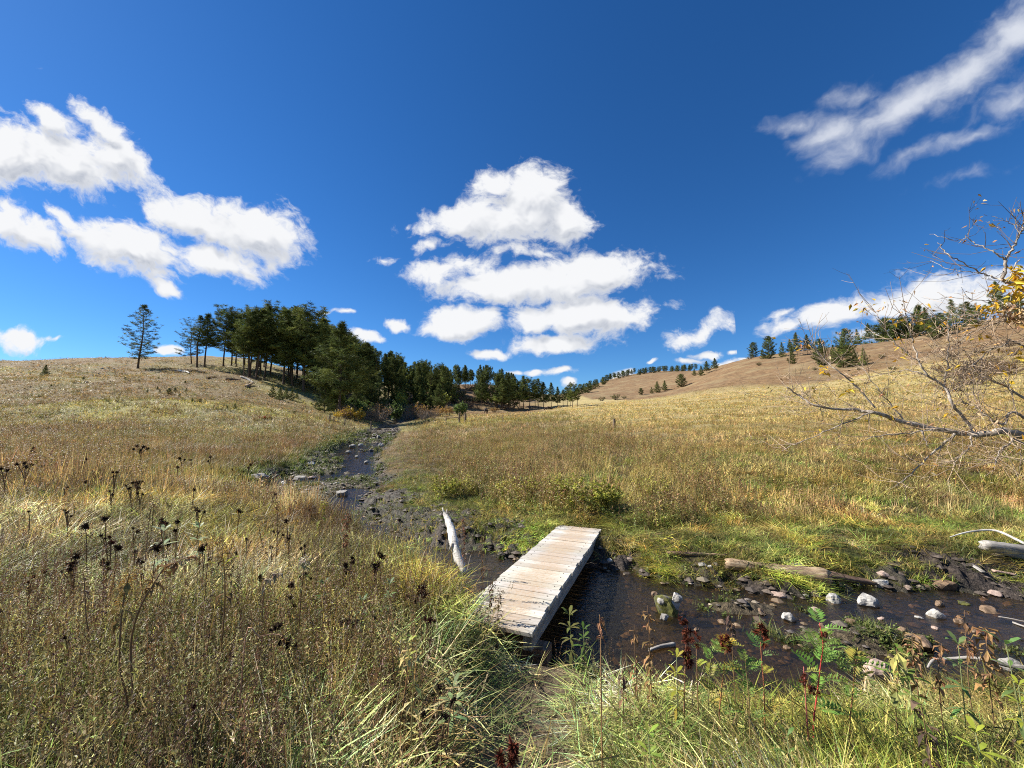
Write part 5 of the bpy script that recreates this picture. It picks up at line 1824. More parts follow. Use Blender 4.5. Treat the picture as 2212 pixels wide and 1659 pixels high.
def covers():
    DRY = ((1.05, 1.0, .93), (1.4, 1.28, 1.02), (.75, .65, .5), (1.95, 1.8, 1.45), (.65, .74, .42), (.48, .40, .34))
    GRN = ((.75, 1.0, .6), (1.0, 1.1, .7), (1.3, 1.25, .95), (.55, .85, .45))
    near = [grass_tuft(1, 30, .46, .0076, .14, .65, 1.2, .5, 4, DRY, 2), grass_tuft(2, 26, .50, .0068, .12, .35, .9, .4, 4, DRY, 3), grass_tuft(3, 34, .50, .008, .18, 1.05, .7, .7, 3, DRY, 0), straw_mat(5, 36, .26, .34, .0076, DRY), straw_mat(6, 34, .28, .30, .0082, DRY + GRN), grass_tuft(4, 32, .42, .0072, .13, .5, 1.2, .5, 4, GRN, 0)]
    mid = [grass_tuft(11, 16, .46, .015, .24, .40, .9, .6, 2, DRY, 1), grass_tuft(12, 15, .52, .014, .22, .25, .6, .5, 2, DRY, 2), grass_tuft(13, 17, .42, .016, .26, .6, .9, .7, 2, DRY, 0), grass_tuft(14, 17, .38, .017, .22, .4, .9, .5, 2, GRN, 0)]
    far = [grass_tuft(21, 12, .46, .055, .60, .45, .7, .4, 1, DRY, 0), grass_tuft(22, 12, .50, .05, .55, .3, .6, .4, 1, DRY, 0), grass_tuft(23, 13, .42, .06, .65, .5, .8, .4, 1, DRY, 0)]

    def make(name, protos, n, y0, y1, p, sw=1.0, sh=1.0, far_=False):
        x, y = sample(n, y0, y1, p)
        z, inf = terrain(x, y, True)
        de, side, mud, path = inf['de'], inf['side'], inf['mud'], inf['path']
        h, lf, tr = lushness(x, y, de, side)
        gw = green_weight(x, y, de, side, mud)
        hill = hill_weight(x, y)
        r = NR.random(n)
        keepm = (r > mud * np.where(fbm(x * 1.7, y * 1.7, 147, 2) > .56, .55, .985)) & (de > .02) & ~keep_off(x, y, de, mud, path)
        south_path = path * (y < 5)
        keepm &= NR.random(n) > south_path * .52
        pz = path_dist(x, y)
        keepm &= NR.random(n) > .72 * sst(.72, .45, pz) * (y < 4.2)
        keepm &= NR.random(n) > hill * .6
        keepm &= NR.random(n) > .92 * np.exp(-(np.hypot(x - POST.x, (y - POST.y) * .6) / 1.3) ** 2)
        h = h * np.where(y < 5, 1 - .78 * sst(.80, .40, path_dist(x, y)), 1 - .45 * path)
        h = h + .36 * np.exp(-((x + .36) / .16) ** 2 - ((y - 3.62) / .32) ** 2)
        h = h + .10 * (side < 0) * sst(1.7, .5, de) * sst(-.55, -1.0, x) * sst(-8, -5, x)
        h = h * (1 - .35 * hill)
        h = np.where((de < .6) & ~((side < 0) & (x < -.55) & (x > -8)), np.minimum(h, .34), h)
        h = h * (.5 + .5 * sst(.9, 1.9, np.hypot(x, y)))
        c = grass_colour(x, y)
        # near the water and on the trodden path it is green; elsewhere clumps of both
        n1 = fbm(x * 1.4, y * 1.4, 151, 3); n2 = fbm(x * .5 + 9, y * .5, 155, 3)
        g = np.clip(np.maximum(gw, sst(.56, .70, n1) * .75 * sst(40, 9, y)), 0, 1)
        g = np.maximum(g, np.exp(-((x + .1) / 1.0) ** 2 - ((y - 3.6) / 1.0) ** 2) * .8 * (side < 0))
        g = np.maximum(g, tr * .55)
        g = np.maximum(g, sst(.3, 1.5, x) * sst(4.2, 3.0, y) * .72)
        g = np.maximum(g, .34 * lf * sst(9, 4, y))
        g = np.maximum(g, (.30 + .5 * sst(.38, .6, n1)) * (side > 0) * (y < 16) * sst(4.6, 2.6, de) * (x > -4))
        g = np.maximum(g, .8 * sst(.95, .3, path_dist(x, y)) * (y < 4.5))
        green = np.array([.115, .15, .035])
        lite = np.array([.29, .30, .08])
        gc = green[None] * (1 - n2[:, None]) * 1.3 + lite[None] * n2[:, None]
        c = c * (1 - g[:, None]) + gc * g[:, None]
        # bleached mats on the near left, rusty clumps
        straw = np.array([.54, .47, .29]); rust = np.array([.21, .125, .06])
        ws = (sst(.50, .64, n2) * .8 * sst(12, 5, y) * (side < 0))[:, None]
        c = c * (1 - ws) + straw[None] * ws
        wr = (sst(.56, .68, fbm(x * .9, y * .9 + 30, 159, 3)) * .5 * sst(30, 8, y) * np.clip(lf + .25, 0, 1))[:, None]
        c = c * (1 - wr) + rust[None] * wr
        c = c * np.where(y < 30, 1.13, 1.05)[:, None] * np.exp(NR.normal(0, 1, n) * np.where(y > 25, .2, .36))[:, None] * np.exp(NR.normal(0, .06, (n, 3)))
        # clump by clump: pale bunches beside dark ones near the camera
        cl = fbm(x * 2.6, y * 2.6, 191, 3); cl2 = fbm(x * 1.1 + 40, y * 1.1, 193, 3)
        nr = sst(14, 7, y)[:, None]
        c = c * (1 + nr * (np.exp((cl - .5) * 3.6)[:, None] - 1))
        q_ = (cl2 - .5)[:, None]
        hue = nr * (np.maximum(q_, 0) * np.array([[1.5, .35, -.6]]) + np.minimum(q_, 0) * np.array([[.55, .05, .5]]))
        c = np.clip(c * (1 + hue), .01, .9)
        def spot(cx, cy, rx, ry, col, k):
            w = (k * np.exp(-((x - cx) / rx) ** 2 - ((y - cy) / ry) ** 2))[:, None]
            return c * (1 - w) + np.array(col)[None] * np.exp(NR.normal(0, .3, n))[:, None] * w
        c = spot(-1.75, 2.25, .28, .35, (.56, .49, .31), .8)
        c = spot(-2.7, 2.2, .5, .4, (.46, .42, .22), .6)
        c = spot(-.42, 2.0, .28, .5, (.40, .23, .10), .75)
        c = spot(-.75, 2.6, .22, .4, (.32, .19, .08), .6)
        c = spot(-.30, 3.1, .35, .7, (.10, .13, .04), .75)
        c = spot(-2.0, 3.6, .7, .5, (.36, .31, .07), .5)
        c = spot(-5.5, 6.5, 1.2, .7, (.40, .36, .07), .6)
        c = spot(1.9, 2.1, .8, .4, (.34, .36, .08), .5)
        c = spot(.75, 2.4, .5, .7, (.20, .23, .06), .65)
        c = spot(3.0, 2.6, 1.2, .6, (.30, .33, .07), .45)
        hc = np.array([.24, .165, .085])
        c = c * (1 - .8 * hill[:, None]) + hc[None] * .8 * hill[:, None]
        flow = (fbm(x * .35, y * .35, 161, 2) - .5) * 9 + NR.normal(0, .55, n)
        var = np.where(NR.random(n) < g * .75, len(protos) - 1, NR.integers(0, len(protos) - 1, n)) if not far_ else NR.integers(0, len(protos), n)
        if not far_ and y1 < 10:
            mat_ = (NR.random(n) < .42 * (side < 0)) & (path_dist(x, y) > .55)
            var = np.where(mat_, NR.integers(3, 5, n), var)
            h = np.where(x < 0, h * .86, h)
        s = h / .40
        scl = np.stack([sw * (.75 + .35 * s), sw * (.75 + .35 * s), s * sh], 1) * NR.uniform(.75, 1.25, (n, 1))
        if far_:
            k = np.clip(y / 45, .8, 2.0)[:, None]
            scl = scl * np.concatenate([k, k, np.ones_like(k)], 1)
        tl = np.where(y < 9, .22, .12)
        rot = np.stack([NR.normal(0, 1, n) * tl, NR.normal(0, 1, n) * tl, flow], 1)
        m = keepm
        pts = dict(co=np.stack([x, y, z], 1)[m], rot=rot[m], scl=scl[m], tint=c[m], var=var[m])
        scatter_cover(name, protos, pts)
    make('meadow_grass', near, 15000, 1.05, 9.0, 1.05)
    make('meadow_grass', mid, 32000, 8.0, 32.0, 1.9)
    make('meadow_grass', far, 36000, 30.0, 125.0, 2.0, 1.0, .9, True)

    # leafy weeds that fill the meadow beyond the creek and the left field
    LG = (1.0, 1.0, 1.0)
    fn = [forb(31, 3, .50, .030, .011, 18, (.27, .28, .07), (.24, .19, .08)), forb(32, 3, .55, .028, .009, 18, (.30, .27, .08), (.19, .115, .05)), forb(33, 3, .45, .036, .012, 16, (.16, .20, .05), (.28, .22, .09)), forb(34, 3, .6, .024, .009, 20, (.20, .12, .06), (.13, .072, .04), 18)]
    fm = [forb(41, 3, .55, .075, .034, 8, (.34, .32, .08), (.30, .215, .085), 5, .25, .008), forb(42, 3, .6, .07, .03, 8, (.38, .32, .09), (.24, .14, .06), 5, .25, .008), forb(43, 4, .5, .08, .034, 7, (.22, .24, .06), (.33, .24, .10), 5, .25, .008), forb(44, 3, .6, .055, .026, 9, (.26, .165, .08), (.20, .12, .06), 6, .25, .008)]

    def weeds(name, protos, n, y0, y1, p, sw, near_):
        x, y = sample(n, y0, y1, p)
        z, inf = terrain(x, y, True)
        de, side, mud, path = inf['de'], inf['side'], inf['mud'], inf['path']
        n1 = fbm(x * .35, y * .35, 171, 3); n2 = fbm(x * .12, y * .12, 175, 3)
        w = np.zeros(n)
        centre = (side > 0) * sst(2.0, 3.8, de + (n1 - .5) * 1.5) * sst(9, 2.5, x - .06 * y) * (1 - path)
        w = np.maximum(w, centre)
        leftf = (side < 0) * sst(-.5, -1.3, x + np.where(y > 5, (y - 5) * .3, 0)) * (.25 + .5 * sst(.42, .58, n1)) * sst(.8, 2.6, y)
        w = np.maximum(w, leftf)
        w = np.maximum(w, (side > 0) * sst(8, 14, y) * .18)
        w = np.where((side < 0) & (x > .2) & (y < 4), .12 * (1 - path), w)
        w = w * sst(95, 55, y) * (1 - mud) * (de > .3)
        k = (NR.random(n) < w) & ~keep_off(x, y, de, mud, path)
        brown = np.clip(sst(.48, .64, n2) * np.where(side < 0, .75, .32) + (side < 0) * .20 - .12 * centre, 0, 1)
        var = np.where(NR.random(n) < brown, np.where(NR.random(n) < .6, 3, 1), NR.integers(0, 3, n))
        s = (.60 + .75 * n1) * np.where(side < 0, 1.02, .86) * NR.uniform(.75, 1.2, n)
        s = np.where((side < 0) & (x > .2) & (y < 4), s * .6, s)
        t = np.exp(NR.normal(0, .22, n))[:, None] * np.exp(NR.normal(0, .07, (n, 3)))
        far_k = np.clip(y / 22, 1, 2.4) if not near_ else np.ones(n)
        scl = np.stack([s * sw * far_k, s * sw * far_k, s], 1)
        rot = np.stack([NR.normal(0, .1, n), NR.normal(0, .1, n), NR.uniform(0, 6.28, n)], 1)
        pts = dict(co=np.stack([x, y, z], 1)[k], rot=rot[k], scl=scl[k], tint=t[k], var=var[k])
        scatter_cover(name, protos, pts)
    weeds('leafy_weeds', fn, 14500, 1.55, 9.0, .9, .85, True)
    weeds('leafy_weeds', fm, 30000, 8.0, 75.0, 1.75, 1.0, False)

    # algae, cress and short turf hugging the water line
    cress = [forb(51, 7, .09, .035, .024, 8, (.085, .12, .03), (.14, .16, .045), 3, .10, .004), forb(52, 7, .07, .03, .02, 8, (.05, .07, .02), (.10, .10, .03), 3, .12, .004), grass_tuft(53, 30, .16, .006, .10, .5, .9, .5, 2, ((.11, .15, .035), (.2, .2, .06), (.07, .09, .025)), 0)]
    x, y = sample(44000, 3.0, 50, 1.6)
    z, inf = terrain(x, y, True)
    de, side, wl = inf['de'], inf['side'], inf['wl']
    nn = fbm(x * 1.3, y * 1.3, 181, 3)
    w = np.where((de > -.15) & (de < .9), sst(.46, .62, nn) * .7, 0)
    w = np.maximum(w, np.where((de < .1) & (z > wl - .05), 1.0 * sst(.30, .46, nn), 0))
    w = np.maximum(w, np.where((side < 0) & (y > 9) & (de > .05) & (de < 1.9), .9, 0))
    turf = (side > 0) & (de > .45) & (de < 4.2) & (y < 15) & (x > -4.5)
    w = np.maximum(w, np.where(turf, .95 * (1 - inf['mud'] * .82) * sst(4.2, 2.4, de), 0))
    w = np.where(z < wl - .06, 0, w)
    k = (NR.random(len(x)) < w) & ~keep_off(x, y, de, None, None)
    n = len(x)
    s = NR.uniform(.7, 1.5, n) * np.clip(y / 10, 1, 3)
    pts = dict(co=np.stack([x, y, z], 1)[k], rot=np.stack([NR.normal(0, .2, n), NR.normal(0, .2, n), NR.uniform(0, 6.28, n)], 1)[k], scl=np.stack([s, s, s * .9], 1)[k],
               tint=(np.exp(NR.normal(0, .25, n))[:, None] * (np.ones((1, 3)) * 1.25 + turf[:, None] * sst(.42, .62, nn)[:, None] * np.array([[1.2, .7, .55]])))[k], var=np.where(turf & (NR.random(n) < .85), 2, NR.integers(0, 3, n))[k])
    scatter_cover('waterside_greens', cress, pts)


POST = G(1327, 926)
covers()
# ------------------------------------------------------------------ plants one can tell apart in the foreground
M_STALK = leaf_material('plant stalks', rand=0, trans=0, rough=.7)
M_PLEAF = leaf_material('plant leaves', rand=0, trans=.35, rough=.5)
M_DRYLEAF = leaf_material('dried plant matter', rand=0, trans=.15, rough=.8, spec=.1)


def at_height(px, py, h, y0=1.3, y1=45):
    """the point on that sight line that stands h above the ground"""
    d = ray(px, py)
    Y = np.exp(np.linspace(math.log(y0), math.log(y1), 900))
    t = Y / d[1]
    z = terrain(d[0] * t, Y)
    k = np.nonzero(EYE + d[2] * t < z + h)[0]
    k = k[0] if k.size else 300
    return Vector((d[0] * t[k], Y[k], EYE + d[2] * t[k]))


def ground_below(p, dx=0, dy=0):
    return Vector((p.x + dx, p.y + dy, H(p.x + dx, p.y + dy) - .03))


def burr(mb, c, r, rnd, col=(.040, .024, .017), n=60, stretch=1.0):
    for i in range(n):
        d = Vector((rnd.gauss(0, 1), rnd.gauss(0, 1), rnd.gauss(0, 1))).normalized()
        L = r * rnd.uniform(.55, 1.1)
        s = d.cross(Vector((rnd.gauss(0, 1), rnd.gauss(0, 1), rnd.gauss(0, 1)))).normalized() * r * .13
        o = Vector((d.x * L, d.y * L, d.z * L * stretch))
        mb.add([c + o * .1 - s, c + o * .1 + s, c + o + s * .4, c + o - s * .4], [(0, 1, 2, 3)], jit(rnd, col, .45))


def seed_plant(heads, h, label, rnd, col=(.040, .024, .017), leafy=10, group=None, stretch=1.0, stemc=(.13, .085, .05), name='seed_head_plant'):
    if h > .6: h *= .72
    pts = [(at_height(px, py, h * rnd.uniform(.94, 1.05)), s) for px, py, s in heads]
    y0 = pts[0][0].y
    pts = [(P(px, py, y0 + rnd.uniform(-.06, .06)), s) for (px, py, s) in heads]
    c = sum((p for p, s in pts), Vector()) / len(pts)
    base = ground_below(c, rnd.uniform(-.08, .08), rnd.uniform(.0, .08))
    root = empty(name, base)
    tag(root, label, 'dried plant', group)
    st = MB()
    fork = base.lerp(c, .62)
    k = y0 / FPX
    r = max(.0016, .0011 * y0)
    st.tube([Vector(), (fork - base) * .5 + Vector((rnd.uniform(-.02, .02), 0, 0)), fork - base], [r * 1.3, r * 1.1, r], 5, stemc)
    dl = MB()
    for p, s in pts:
        st.tube([fork - base, (fork.lerp(p, .5) - base) + Vector((0, 0, .03)), p - base], [r, r * .8, r * .7], 4, stemc, cap=False)
        hb = MB()
        burr(hb, Vector(), max(.008, s * k * .5), rnd, col, 70, stretch)
        obj('seed_head', hb.mesh('seed_head', M_DRYLEAF), root, p - base)
    for i in range(leafy):
        t = rnd.uniform(.2, .95); q = (c - base) * t + Vector((rnd.gauss(0, .01), rnd.gauss(0, .01), 0))
        d = Vector((rnd.gauss(0, 1), rnd.gauss(0, 1), rnd.uniform(-1, .3))).normalized()
        leafq(dl, q, d, rnd.uniform(.03, .065), .012, jit(rnd, (.15, .085, .045), .4), rnd, .4)
    obj('stem', st.mesh('stem', M_STALK), root)
    if leafy: obj('dried_leaves', dl.mesh('dried_leaves', M_DRYLEAF), root)
    return root


def build_seed_plants():
    rnd = random.Random(77)
    S = [
        ([(296, 963, 9), (303, 972, 9), (310, 965, 10), (319, 969, 9), (288, 970, 7)], 1.0, 'cluster of five dark seed heads standing highest over the far left weeds'),
        ([(37, 1003, 10), (52, 1001, 10), (57, 1009, 11), (68, 1004, 10)], 1.0, 'row of four dark seed heads near the left edge'),
        ([(2, 1012, 11), (16, 1016, 10)], .95, 'two dark seed heads cut by the left edge'),
        ([(73, 968, 8), (69, 974, 6)], .9, 'pair of small dark heads above the row of four'),
        ([(140, 981, 7)], .8, 'single tiny dark head between the row of four and the highest cluster'),
        ([(187, 992, 8), (181, 998, 7)], .85, 'pair of dark heads below left of the highest cluster'),
        ([(388, 990, 10), (398, 993, 7)], .9, 'dark seed head pair on the weeds nearer the creek'),
        ([(454, 987, 9), (450, 996, 8), (458, 1010, 8)], .9, 'three dark heads one above another nearest the creek pool'),
        ([(384, 1009, 9)], .85, 'single dark head just under the pair nearer the creek'),
        ([(244, 1020, 8), (253, 1020, 8), (247, 1029, 8)], .9, 'three dark heads in a tight triangle'),
        ([(286, 1043, 9), (280, 1055, 10), (272, 1049, 6)], .9, 'ragged three headed dried plant right of the tight triangle'),
        ([(226, 1120, 17)], .85, 'round dark head on the left, upper of two by the grass hollow'),
        ([(184, 1137, 19)], .85, 'round dark head on the left, lower of two by the grass hollow'),
        ([(357, 1132, 16), (352, 1127, 9)], .8, 'dark head left of the pale leaved plant'),
        ([(378, 1146, 12), (384, 1127, 13)], .8, 'two dark heads stacked right of the pale leaved plant'),
        ([(338, 1184, 25)], .9, 'largest round black seed head in the left foreground'),
        ([(257, 1184, 17), (250, 1180, 9)], .85, 'dark seed head left of the largest one'),
        ([(437, 1186, 19), (445, 1178, 8)], .85, 'dark seed head right of the largest one'),
        ([(364, 1174, 15)], .82, 'smaller dark head just above right of the largest one'),
        ([(240, 1172, 16), (237, 1160, 10)], .8, 'reddish tinged head above the one left of the largest'),
        ([(619, 1126, 13)], .85, 'lone dark head before the creek mud'),
        ([(515, 1103, 12), (520, 1106, 9)], .85, 'dark head pair between pool and foreground weeds'),
        ([(429, 1104, 11), (441, 1106, 9)], .85, 'two small dark heads in the middle of the left weeds'),
        ([(300, 1211, 15), (306, 1214, 12)], .7, 'paired dark heads under the largest round one'),
        ([(232, 1217, 13), (222, 1210, 11)], .7, 'small dark heads left of the orange plumed stalk'),
        ([(157, 1218, 22), (165, 1202, 18), (150, 1230, 14)], .8, 'tall dark brown spike cluster at the left of the orange plume'),
        ([(747, 1222, 17), (762, 1214, 15), (752, 1236, 18), (760, 1205, 12)], .75, 'dark column of seed heads right of the pale plume'),
        ([(807, 1222, 20), (818, 1219, 16), (812, 1231, 14)], .72, 'dark seed head clump left of the upper green whorl'),
        ([(825, 1203, 18), (818, 1195, 12)], .75, 'dark head above that clump beside the creek'),
        ([(630, 1264, 18), (626, 1290, 16), (634, 1310, 15), (622, 1328, 14)], .72, 'long dark stalk with stacked heads in the left centre'),
        ([(595, 1357, 20), (603, 1350, 16), (585, 1362, 12)], .55, 'spiky dark heads beside a pinkish bent straw'),
        ([(607, 1384, 27), (620, 1391, 25), (640, 1395, 16)], .5, 'heavy dark brown seed clump low under the bent straw'),
        ([(752, 1343, 20), (765, 1350, 18), (741, 1346, 16), (770, 1341, 12)], .5, 'tangled brown heads in the centre of the left grass'),
        ([(807, 1335, 15)], .5, 'single brown head beside the tangled ones'),
        ([(912, 1271, 26), (908, 1281, 22), (920, 1285, 20), (896, 1295, 22), (880, 1287, 13)], .68, 'big cluster of dark maroon heads left of the bridge'),
        ([(929, 1340, 18), (918, 1337, 12), (938, 1342, 10)], .5, 'black heads lower right of the big maroon cluster'),
        ([(948, 1483, 17)], .45, 'small dark head left of the serrated green whorl'),
        ([(976, 1517, 17), (982, 1510, 12)], .4, 'small dark head below the serrated green whorl'),
        ([(964, 1547, 18), (955, 1545, 12)], .38, 'lowest pair of dark heads near the path'),
        ([(915, 1543, 17)], .38, 'dark head left of the lowest pair'),
        ([(417, 1525, 17)], .45, 'single reddish brown head low in the left foreground'),
        ([(140, 1377, 11), (146, 1386, 9)], .5, 'small nodding dark head in the flattened grass'),
    ]
    for hd, h, lab in S:
        red = 'maroon' in lab or 'reddish' in lab
        seed_plant(hd, h, lab, rnd, (.065, .022, .017) if red else (.040, .024, .017))
    seed_plant([(1080, 1634, 26), (1108, 1612, 30), (1112, 1630, 26), (1104, 1645, 26), (1085, 1648, 22)], .30, 'dense rusty red dock spike at the bottom beside the path', rnd, (.115, .033, .018), 4, stretch=1.3)
    rr = random.Random(901)
    for i in range(46):
        px = rr.uniform(0, 690); py = rr.uniform(985, 1260)
        if px > 560 and py < 1080: continue
        sz = float(np.interp(py, [985, 1260], [6, 13])) * rr.uniform(.8, 1.2)
        hd = [(px, py, sz)] + [(px + rr.uniform(-12, 12) * sz / 9, py + rr.uniform(-6, 10) * sz / 9, sz * rr.uniform(.6, 1)) for _ in range(rr.randint(0, 2))]
        seed_plant(hd, .62, 'small dark seed head plant scattered through the left weeds', rr, (.07, .035, .022) if rr.random() < .4 else (.040, .024, .017), 12, 'small seed head plants in the left weeds')


build_seed_plants()


def stalk_path(pix, Y, rnd, dj=.05):
    return [P(px, py, Y + rnd.uniform(-dj, dj)) for px, py in pix]


def dried_stalk(pix, Y, label, rnd, leaf=14, ls=.06, col=(.24, .135, .055), stemc=(.17, .10, .05), r=.0028, plume=None, name='dried_stalk', cat='dried plant', along=(.25, 1.0), extra=None):
    pts = stalk_path(pix, Y, rnd, .03)
    base = ground_below(pts[0]); base.x = pts[0].x
    if base.z > pts[0].z: base.z = pts[0].z - .02
    pts = [base] + pts
    root = empty(name, base)
    tag(root, label, cat)
    sp = [q - base for q in smooth_poly(pts, 4)]
    st = MB(); st.tube(sp, taper([r * 1.3, r, r * .55], len(sp)), 5, stemc)
    obj('stem', st.mesh('stem', M_STALK, True), root)
    n = len(sp) - 1
    if leaf:
        lf = MB()
        for i in range(leaf):
            t = rnd.uniform(*along); f = t * n; a = min(n - 1, int(f)); q = sp[a].lerp(sp[a + 1], f - a)
            az = rnd.uniform(0, 6.28)
            d = Vector((math.cos(az), math.sin(az), rnd.uniform(-.9, .4))).normalized()
            L = ls * rnd.uniform(.6, 1.3)
            c = jit(rnd, col, .4)
            # a curled blade: two folded quads
            m = q + d * L * .5; e = m + (d * .35 + Vector((0, 0, -.9))).normalized() * L * .5
            s = d.cross(Vector((0, 0, 1))).normalized() * L * rnd.uniform(.10, .20)
            u = Vector((0, 0, L * .10))
            lf.add([q, m + s, m - u, m - s, e], [(0, 1, 2), (0, 2, 3), (1, 4, 2), (2, 4, 3)], c)
        obj('dried_leaves', lf.mesh('dried_leaves', M_DRYLEAF), root)
    if plume:
        pl = MB()
        pc, pn, ps, pl_len = plume
        for i in range(pn):
            t = 1 - pl_len * rnd.random(); f = t * n; a = min(n - 1, int(f)); q = sp[a].lerp(sp[a + 1], f - a)
            d = Vector((rnd.gauss(0, 1), rnd.gauss(0, 1), rnd.gauss(.2, .7))).normalized()
            L = ps * rnd.uniform(.3, 1)
            leafq(pl, q + d * L * .5, d, ps * .35, ps * .16, jit(rnd, pc, .35), rnd, .3)
        obj('plume', pl.mesh('plume', M_DRYLEAF), root)
    return root


def pinnate(mb, q, d, L, rnd, col, pairs=8, lw=.26):
    """a compound leaf with paired leaflets"""
    side = d.cross(Vector((0, 0, 1))).normalized()
    nrm = side.cross(d).normalized()
    pts = [q + d * L * t - Vector((0, 0, .35 * L * t * t)) for t in (0, .33, .66, 1)]
    mb.tube(pts, [.0013, .0011, .0009, .0006], 3, tuple(k * .9 for k in col), cap=False)
    for k in range(pairs + 1):
        t = .16 + .84 * k / pairs
        f = t * 3; a = min(2, int(f)); p = pts[a].lerp(pts[a + 1], f - a)
        ll = L * .30 * math.sin(math.pi * (t * .62 + .25)) * rnd.uniform(.85, 1.1)
        for s in ((-1, 1) if k < pairs else (0,)):
            v = (d * (.55 if s else 1) + side * s + nrm * rnd.uniform(.0, .35)).normalized()
            c = jit(rnd, col, .2)
            w = v.cross(nrm).normalized() * ll * lw * .5
            mb.add([p, p + v * ll * .5 + w, p + v * ll, p + v * ll * .5 - w], [(0, 1, 2, 3)], c)


def licorice(pix, Y, label, rnd, burrs, leaves, stemc, leafc=(.16, .24, .055), LL=.17, burc=(.13, .035, .018), top=None):
    pts = stalk_path(pix, Y, rnd, .02)
    base = ground_below(pts[0])
    if base.z > pts[0].z: base.z = pts[0].z - .02
    pts = [base] + pts
    root = empty('licorice_plant', base)
    tag(root, label, 'plant')
    sp = [q - base for q in smooth_poly(pts, 4)]
    n = len(sp) - 1
    st = MB(); st.tube(sp, taper([.0045, .0035, .0018], len(sp)), 6, stemc)
    obj('stem', st.mesh('stem', M_STALK, True), root)
    for i in range(leaves):
        t = .30 + .68 * (i + rnd.random() * .6) / leaves; f = t * n; a = min(n - 1, int(f)); q = sp[a].lerp(sp[a + 1], f - a)
        az = i * 2.4 + rnd.uniform(-.4, .4)
        d = Vector((math.cos(az), math.sin(az) * .8, rnd.uniform(.15, .75))).normalized()
        mb = MB()
        pinnate(mb, Vector(), d, LL * rnd.uniform(.7, 1.15) * (1.1 - .3 * t), rnd, jit(rnd, leafc if rnd.random() < .8 else (.30, .30, .05), .15), 8)
        obj('leaf', mb.mesh('leaf', M_PLEAF), root, q)
    if top:
        mb = MB()
        for i in range(6):
            az = i * 1.05
            pinnate(mb, Vector(), Vector((math.cos(az), math.sin(az), .8)).normalized(), .09, rnd, top, 7)
        obj('leaf', mb.mesh('leaf', M_PLEAF), root, sp[-1])['label'] = 'yellow top leaves'
    for px, py, s in burrs:
        p = P(px, py, Y) - base
        mb = MB()
        for k in range(7):
            burr(mb, Vector((rnd.gauss(0, .3), rnd.gauss(0, .3), rnd.gauss(0, .45))) * s / FPX * Y * .55, s / FPX * Y * .26, rnd, burc, 36)
        obj('bur_cluster', mb.mesh('bur_cluster', M_DRYLEAF), root, p)
    return root


def whorl(px, py, h, label, rnd, size=.07, n=14, col=(.20, .27, .10), tiers=3, stemc=(.16, .18, .07), Y=None, lw=.13, name='leafy_plant'):
    p = at_height(px, py, h) if Y is None else P(px, py, Y)
    base = ground_below(p, rnd.uniform(-.05, .05), 0)
    root = empty(name, base)
    tag(root, label, 'plant')
    st = MB(); st.tube([Vector(), (p - base) * .5 + Vector((.01, 0, 0)), p - base], [.004, .0032, .002], 5, stemc)
    obj('stem', st.mesh('stem', M_STALK, True), root)
    for k in range(tiers):
        t = 1 - k * .17
        for i in range(max(3, n // tiers)):
            az = i * 6.28 / max(3, n // tiers) + k * .6 + rnd.uniform(-.25, .25)
            d = Vector((math.cos(az), math.sin(az), .85 - .45 * k + rnd.uniform(-.15, .15))).normalized()
            mb = MB()
            L = size * rnd.uniform(.75, 1.15); c = jit(rnd, col, .2)
            s = d.cross(Vector((0, 0, 1))).normalized() * L * lw
            a = d * L * .45; b = d * L * .8 - Vector((0, 0, L * .10)); e = d * L - Vector((0, 0, L * .28))
            mb.add([Vector(), a + s, a, a - s, b + s * .6, b - s * .6, e, b], [(0, 1, 2), (0, 2, 3), (1, 4, 7, 2), (2, 7, 5, 3), (4, 6, 7), (7, 6, 5)], c)
            obj('leaf', mb.mesh('leaf', M_PLEAF), root, (p - base) * t)
    return root


